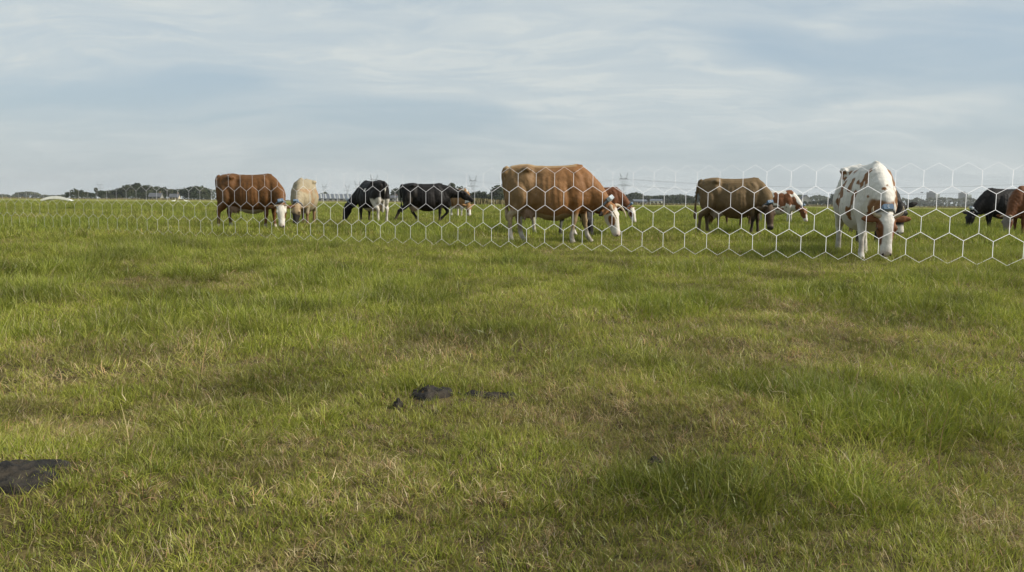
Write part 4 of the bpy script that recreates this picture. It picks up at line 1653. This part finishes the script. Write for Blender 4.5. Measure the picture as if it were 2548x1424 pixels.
def tuft(name, seed, n, hgt, spread, width, bend, straw, lie=0.0, seg=3):
    r = random.Random(seed)
    V, F, C = [], [], []
    for _ in range(n):
        a = r.uniform(0, 6.28)
        rad = spread * math.sqrt(r.random())
        x, y = math.cos(a) * rad, math.sin(a) * rad
        out = a + r.gauss(0, .9)
        L = hgt * r.uniform(.5, 1.25)
        w = width * r.uniform(.6, 1.3)
        lean = max(0.02, r.gauss(.42, .28) + lie)
        bd = bend * r.uniform(.3, 1.5)
        face = r.uniform(0, 3.14)
        fx, fy = math.cos(face), math.sin(face)
        is_straw = r.random() < straw
        base = r.choice(STRAWS) if is_straw else r.choice(GREENS)
        k = r.uniform(.75, 1.3)
        cb = tuple(c * k for c in base)
        i0 = len(V)
        px, py, pz = x, y, -.012
        ang = lean
        kink = r.uniform(-.5, .5) if lie > .4 else 0
        for j in range(seg + 1):
            t = j / seg
            ww = w * (1 - t ** 1.6) * .5
            if j < seg:
                V += [(px - fx * ww, py - fy * ww, pz), (px + fx * ww, py + fy * ww, pz)]
                C += [cb, cb]
                px += math.cos(out) * math.sin(ang) * L / seg
                py += math.sin(out) * math.sin(ang) * L / seg
                pz = max(pz + math.cos(ang) * L / seg, .004 if lie > .4 else -1)
                ang += bd / seg
                out += kink
            else:
                V.append((px, py, pz))
                C.append(tuple(c * 1.1 for c in cb))
        for j in range(seg - 1):
            F.append((i0 + 2 * j, i0 + 2 * j + 1, i0 + 2 * j + 3, i0 + 2 * j + 2))
        F.append((i0 + 2 * seg - 2, i0 + 2 * seg - 1, i0 + 2 * seg))
    me = mesh(name, V, F, True)
    at_ = me.color_attributes.new('Col', 'FLOAT_COLOR', 'POINT')
    at_.data.foreach_set('color', np.array([(*c, 1) for c in C], np.float32).ravel())
    me.materials.append(M['grass'])
    return bpy.data.objects.new(name, me)


def build_grass():
    col = bpy.data.collections.new('grass_tufts')
    kinds = {}
    idx = 0

    def put(key, *args):
        nonlocal idx
        o = tuft('tuft_%02d' % idx, 300 + idx, *args)
        col.objects.link(o)
        kinds.setdefault(key, []).append(idx)
        idx += 1
    #            n    hgt   spread width bend straw lie
    for _ in range(4):
        put('short', 40, .040, .052, .0028, .8, .16)
    for _ in range(4):
        put('mid', 44, .054, .052, .0030, 1.0, .10)
    for _ in range(3):
        put('long', 46, .120, .070, .0038, 1.5, .05)
    for _ in range(4):
        put('dead', 38, .056, .070, .0024, .7, .90, 1.05)
    put('thatch', 50, .085, .075, .0021, .8, 1.0, 1.2, 4)
    put('thatch', 50, .080, .075, .0021, .8, 1.0, 1.2, 4)
    for _ in range(3):
        put('far', 60, .11, .20, .011, .8, .08, 0.0, 2)
    for _ in range(2):
        put('farlong', 60, .19, .20, .012, 1.2, .04, 0.0, 2)
    put('stalk', 3, .26, .03, .0028, .35, 1.0, .05, 4)
    put('stalk', 2, .32, .03, .0026, .5, 1.0, .10, 4)

    PX, PY, ID, ROT, SC, DRYA, TINT, LUSHA = [], [], [], [], [], [], [], []
    HALF = 0.69

    def sector(r0, r1, dens):
        """random points in the wedge of pasture ahead"""
        area = (r1 * r1 - r0 * r0) * HALF
        n = int(area * dens)
        rr = np.sqrt(rng.uniform(r0 * r0, r1 * r1, n))
        a = rng.uniform(-HALF, HALF, n)
        return rr * np.sin(a), rr * np.cos(a)

    def emit(x, y, ids, smin, smax, lush, dry, tilt=.16, zs=None):
        n = len(x)
        PX.append(x); PY.append(y); ID.append(ids)
        s = rng.uniform(smin, smax, n)
        z = s * (zs if zs is not None else 1.0)
        SC.append(np.stack([s, s, z], 1))
        lx = (fbm(x * .9, y * .9, 0, 61, 2) - .5) * 1.5 + .10
        ly = (fbm(x * .9, y * .9, 0, 67, 2) - .5) * 1.5
        ROT.append(np.stack([rng.normal(0, tilt, n) + lx, rng.normal(0, tilt, n) + ly, rng.uniform(0, 6.283, n)], 1))
        DRYA.append(dry); LUSHA.append(lush)
        TINT.append(np.clip((fbm(x * 2.0, y * 2.0, 0, 51, 3) - .5) * 1.9 + .56 + rng.normal(0, .12, n), 0, 1))

    def pick(key, n):
        return rng.choice(kinds[key], n)

    def zone(r0, r1, dens, s0, s1):
        x, y = sector(r0, r1, dens)
        lu, dr = lush_map(x, y), dry_map(x, y)
        u = rng.random(len(x))
        ids = pick('mid', len(x))
        short = u < .15 + dr * .75
        ids[short] = pick('short', short.sum())
        lng = (~short) & (rng.random(len(x)) < lu * .95 - .08)
        ids[lng] = pick('long', lng.sum())
        emit(x, y, ids, s0, s1, lu, dr, zs=.85 + .35 * lu - .1 * dr)
        xd, yd = sector(r0, r1, dens * .66)
        dd = dry_map(xd, yd)
        k = rng.random(len(xd)) < .09 + dd * .85
        xd, yd, dd = xd[k], yd[k], dd[k]
        ids = pick('dead', len(xd))
        th = rng.random(len(xd)) < .22
        ids[th] = pick('thatch', th.sum())
        emit(xd, yd, ids, s0 * .8, s1 * 1.05, np.zeros(len(xd)), np.clip(dd, .3, 1), .22)

    zone(1.15, 4.0, 960, .62, 1.0)
    zone(4.0, 9.0, 330, .9, 1.35)
    zone(9.0, 18.0, 150, 1.15, 1.7)
    for (r0, r1, dens, s0, s1) in ((18, 38, 26, .9, 1.3), (38, 80, 8.0, 1.1, 1.7), (80, 170, 1.6, 1.6, 2.6)):
        x, y = sector(r0, r1, dens)
        lu, dr = lush_map(x, y), dry_map(x, y)
        ids = pick('far', len(x))
        lng = rng.random(len(x)) < lu * .9 - .12
        ids[lng] = pick('farlong', lng.sum())
        emit(x, y, ids, s0, s1, lu, dr, .08, zs=(.75 + .5 * lu) * (1.0 if r0 < 38 else .8))
    x, y = sector(2.0, 26.0, .55)
    emit(x, y, pick('stalk', len(x)), .8, 1.3, np.zeros(len(x)), np.ones(len(x)), .25)

    X, Y = np.concatenate(PX), np.concatenate(PY)
    keep = np.ones(len(X), bool)
    for (a, b, rx, ry, ro) in PATS:
        c, s = math.cos(-ro), math.sin(-ro)
        u, v = (X - a) * c - (Y - b) * s, (X - a) * s + (Y - b) * c
        keep &= (u / (rx * .9)) ** 2 + (v / (ry * .95)) ** 2 > 1.0 - .25 * rng.random(len(X))
        front = (np.abs(u) < rx * 1.05) & (v < 0) & (v > -ry - .16)      # trampled, closely grazed in front of a pat
        tall = np.isin(np.concatenate(ID), kinds['long'] + kinds['mid'] + kinds['stalk'])
        keep &= ~(front & tall & (rng.random(len(X)) < .7))
    X, Y = X[keep], Y[keep]
    Z = ground_h(X, Y)
    arr = lambda L: np.concatenate(L)[keep]
    n = len(X)
    me = bpy.data.meshes.new('grass')
    me.vertices.add(n)
    me.vertices.foreach_set('co', np.stack([X, Y, Z], 1).astype(np.float32).ravel())
    for nm, ty, dat in (('rot', 'FLOAT_VECTOR', arr(ROT)), ('scl', 'FLOAT_VECTOR', arr(SC))):
        a = me.attributes.new(nm, ty, 'POINT')
        a.data.foreach_set('vector', dat.astype(np.float32).ravel())
    a = me.attributes.new('idx', 'INT', 'POINT')
    a.data.foreach_set('value', arr(ID).astype(np.int32))
    for nm, dat in (('dry', arr(DRYA)), ('tint', arr(TINT)), ('lush', arr(LUSHA))):
        a = me.attributes.new(nm, 'FLOAT', 'POINT')
        a.data.foreach_set('value', dat.astype(np.float32))
    print('grass instances', n)
    o = obj('grass', me, M['grass'])
    tag(o, 'green and straw-coloured pasture grass', 'grass', kind='stuff')
    ng = bpy.data.node_groups.new('grass_scatter', 'GeometryNodeTree')
    ng.interface.new_socket('Geometry', in_out='INPUT', socket_type='NodeSocketGeometry')
    ng.interface.new_socket('Geometry', in_out='OUTPUT', socket_type='NodeSocketGeometry')
    N, L = ng.nodes, ng.links
    gi, go = N.new('NodeGroupInput'), N.new('NodeGroupOutput')
    ci = N.new('GeometryNodeCollectionInfo')
    ci.inputs['Collection'].default_value = col
    ci.inputs['Separate Children'].default_value = True
    ci.inputs['Reset Children'].default_value = True
    ip = N.new('GeometryNodeInstanceOnPoints')
    ip.inputs['Pick Instance'].default_value = True

    def named(nm, ty):
        k = N.new('GeometryNodeInputNamedAttribute')
        k.data_type = ty
        k.inputs['Name'].default_value = nm
        return next(s for s in k.outputs if s.enabled and s.name == 'Attribute')
    L.new(gi.outputs[0], ip.inputs['Points'])
    L.new(ci.outputs[0], ip.inputs['Instance'])
    L.new(named('idx', 'INT'), ip.inputs['Instance Index'])
    L.new(named('rot', 'FLOAT_VECTOR'), ip.inputs['Rotation'])
    L.new(named('scl', 'FLOAT_VECTOR'), ip.inputs['Scale'])
    L.new(ip.outputs[0], go.inputs[0])
    md = o.modifiers.new('scatter', 'NODES')
    md.node_group = ng


build_grass()


# ------------------------------------------------------------------ haze
def haze():
    mb = MB()
    mb.box(-4300, 4300, -4300, 4300, -1.2, 75)
    m, g, out = new_mat('haze_air')
    v = g.node('ShaderNodeVolumePrincipled')
    v.inputs['Color'].default_value = (.93, .96, 1.0, 1)
    v.inputs['Density'].default_value = .00010
    v.inputs['Anisotropy'].default_value = 0.15
    g.link(v.outputs[0], out.inputs['Volume'])
    o = mb.build('haze', m)
    tag(o, 'pale haze over the flat land', 'haze', kind='stuff')


haze()
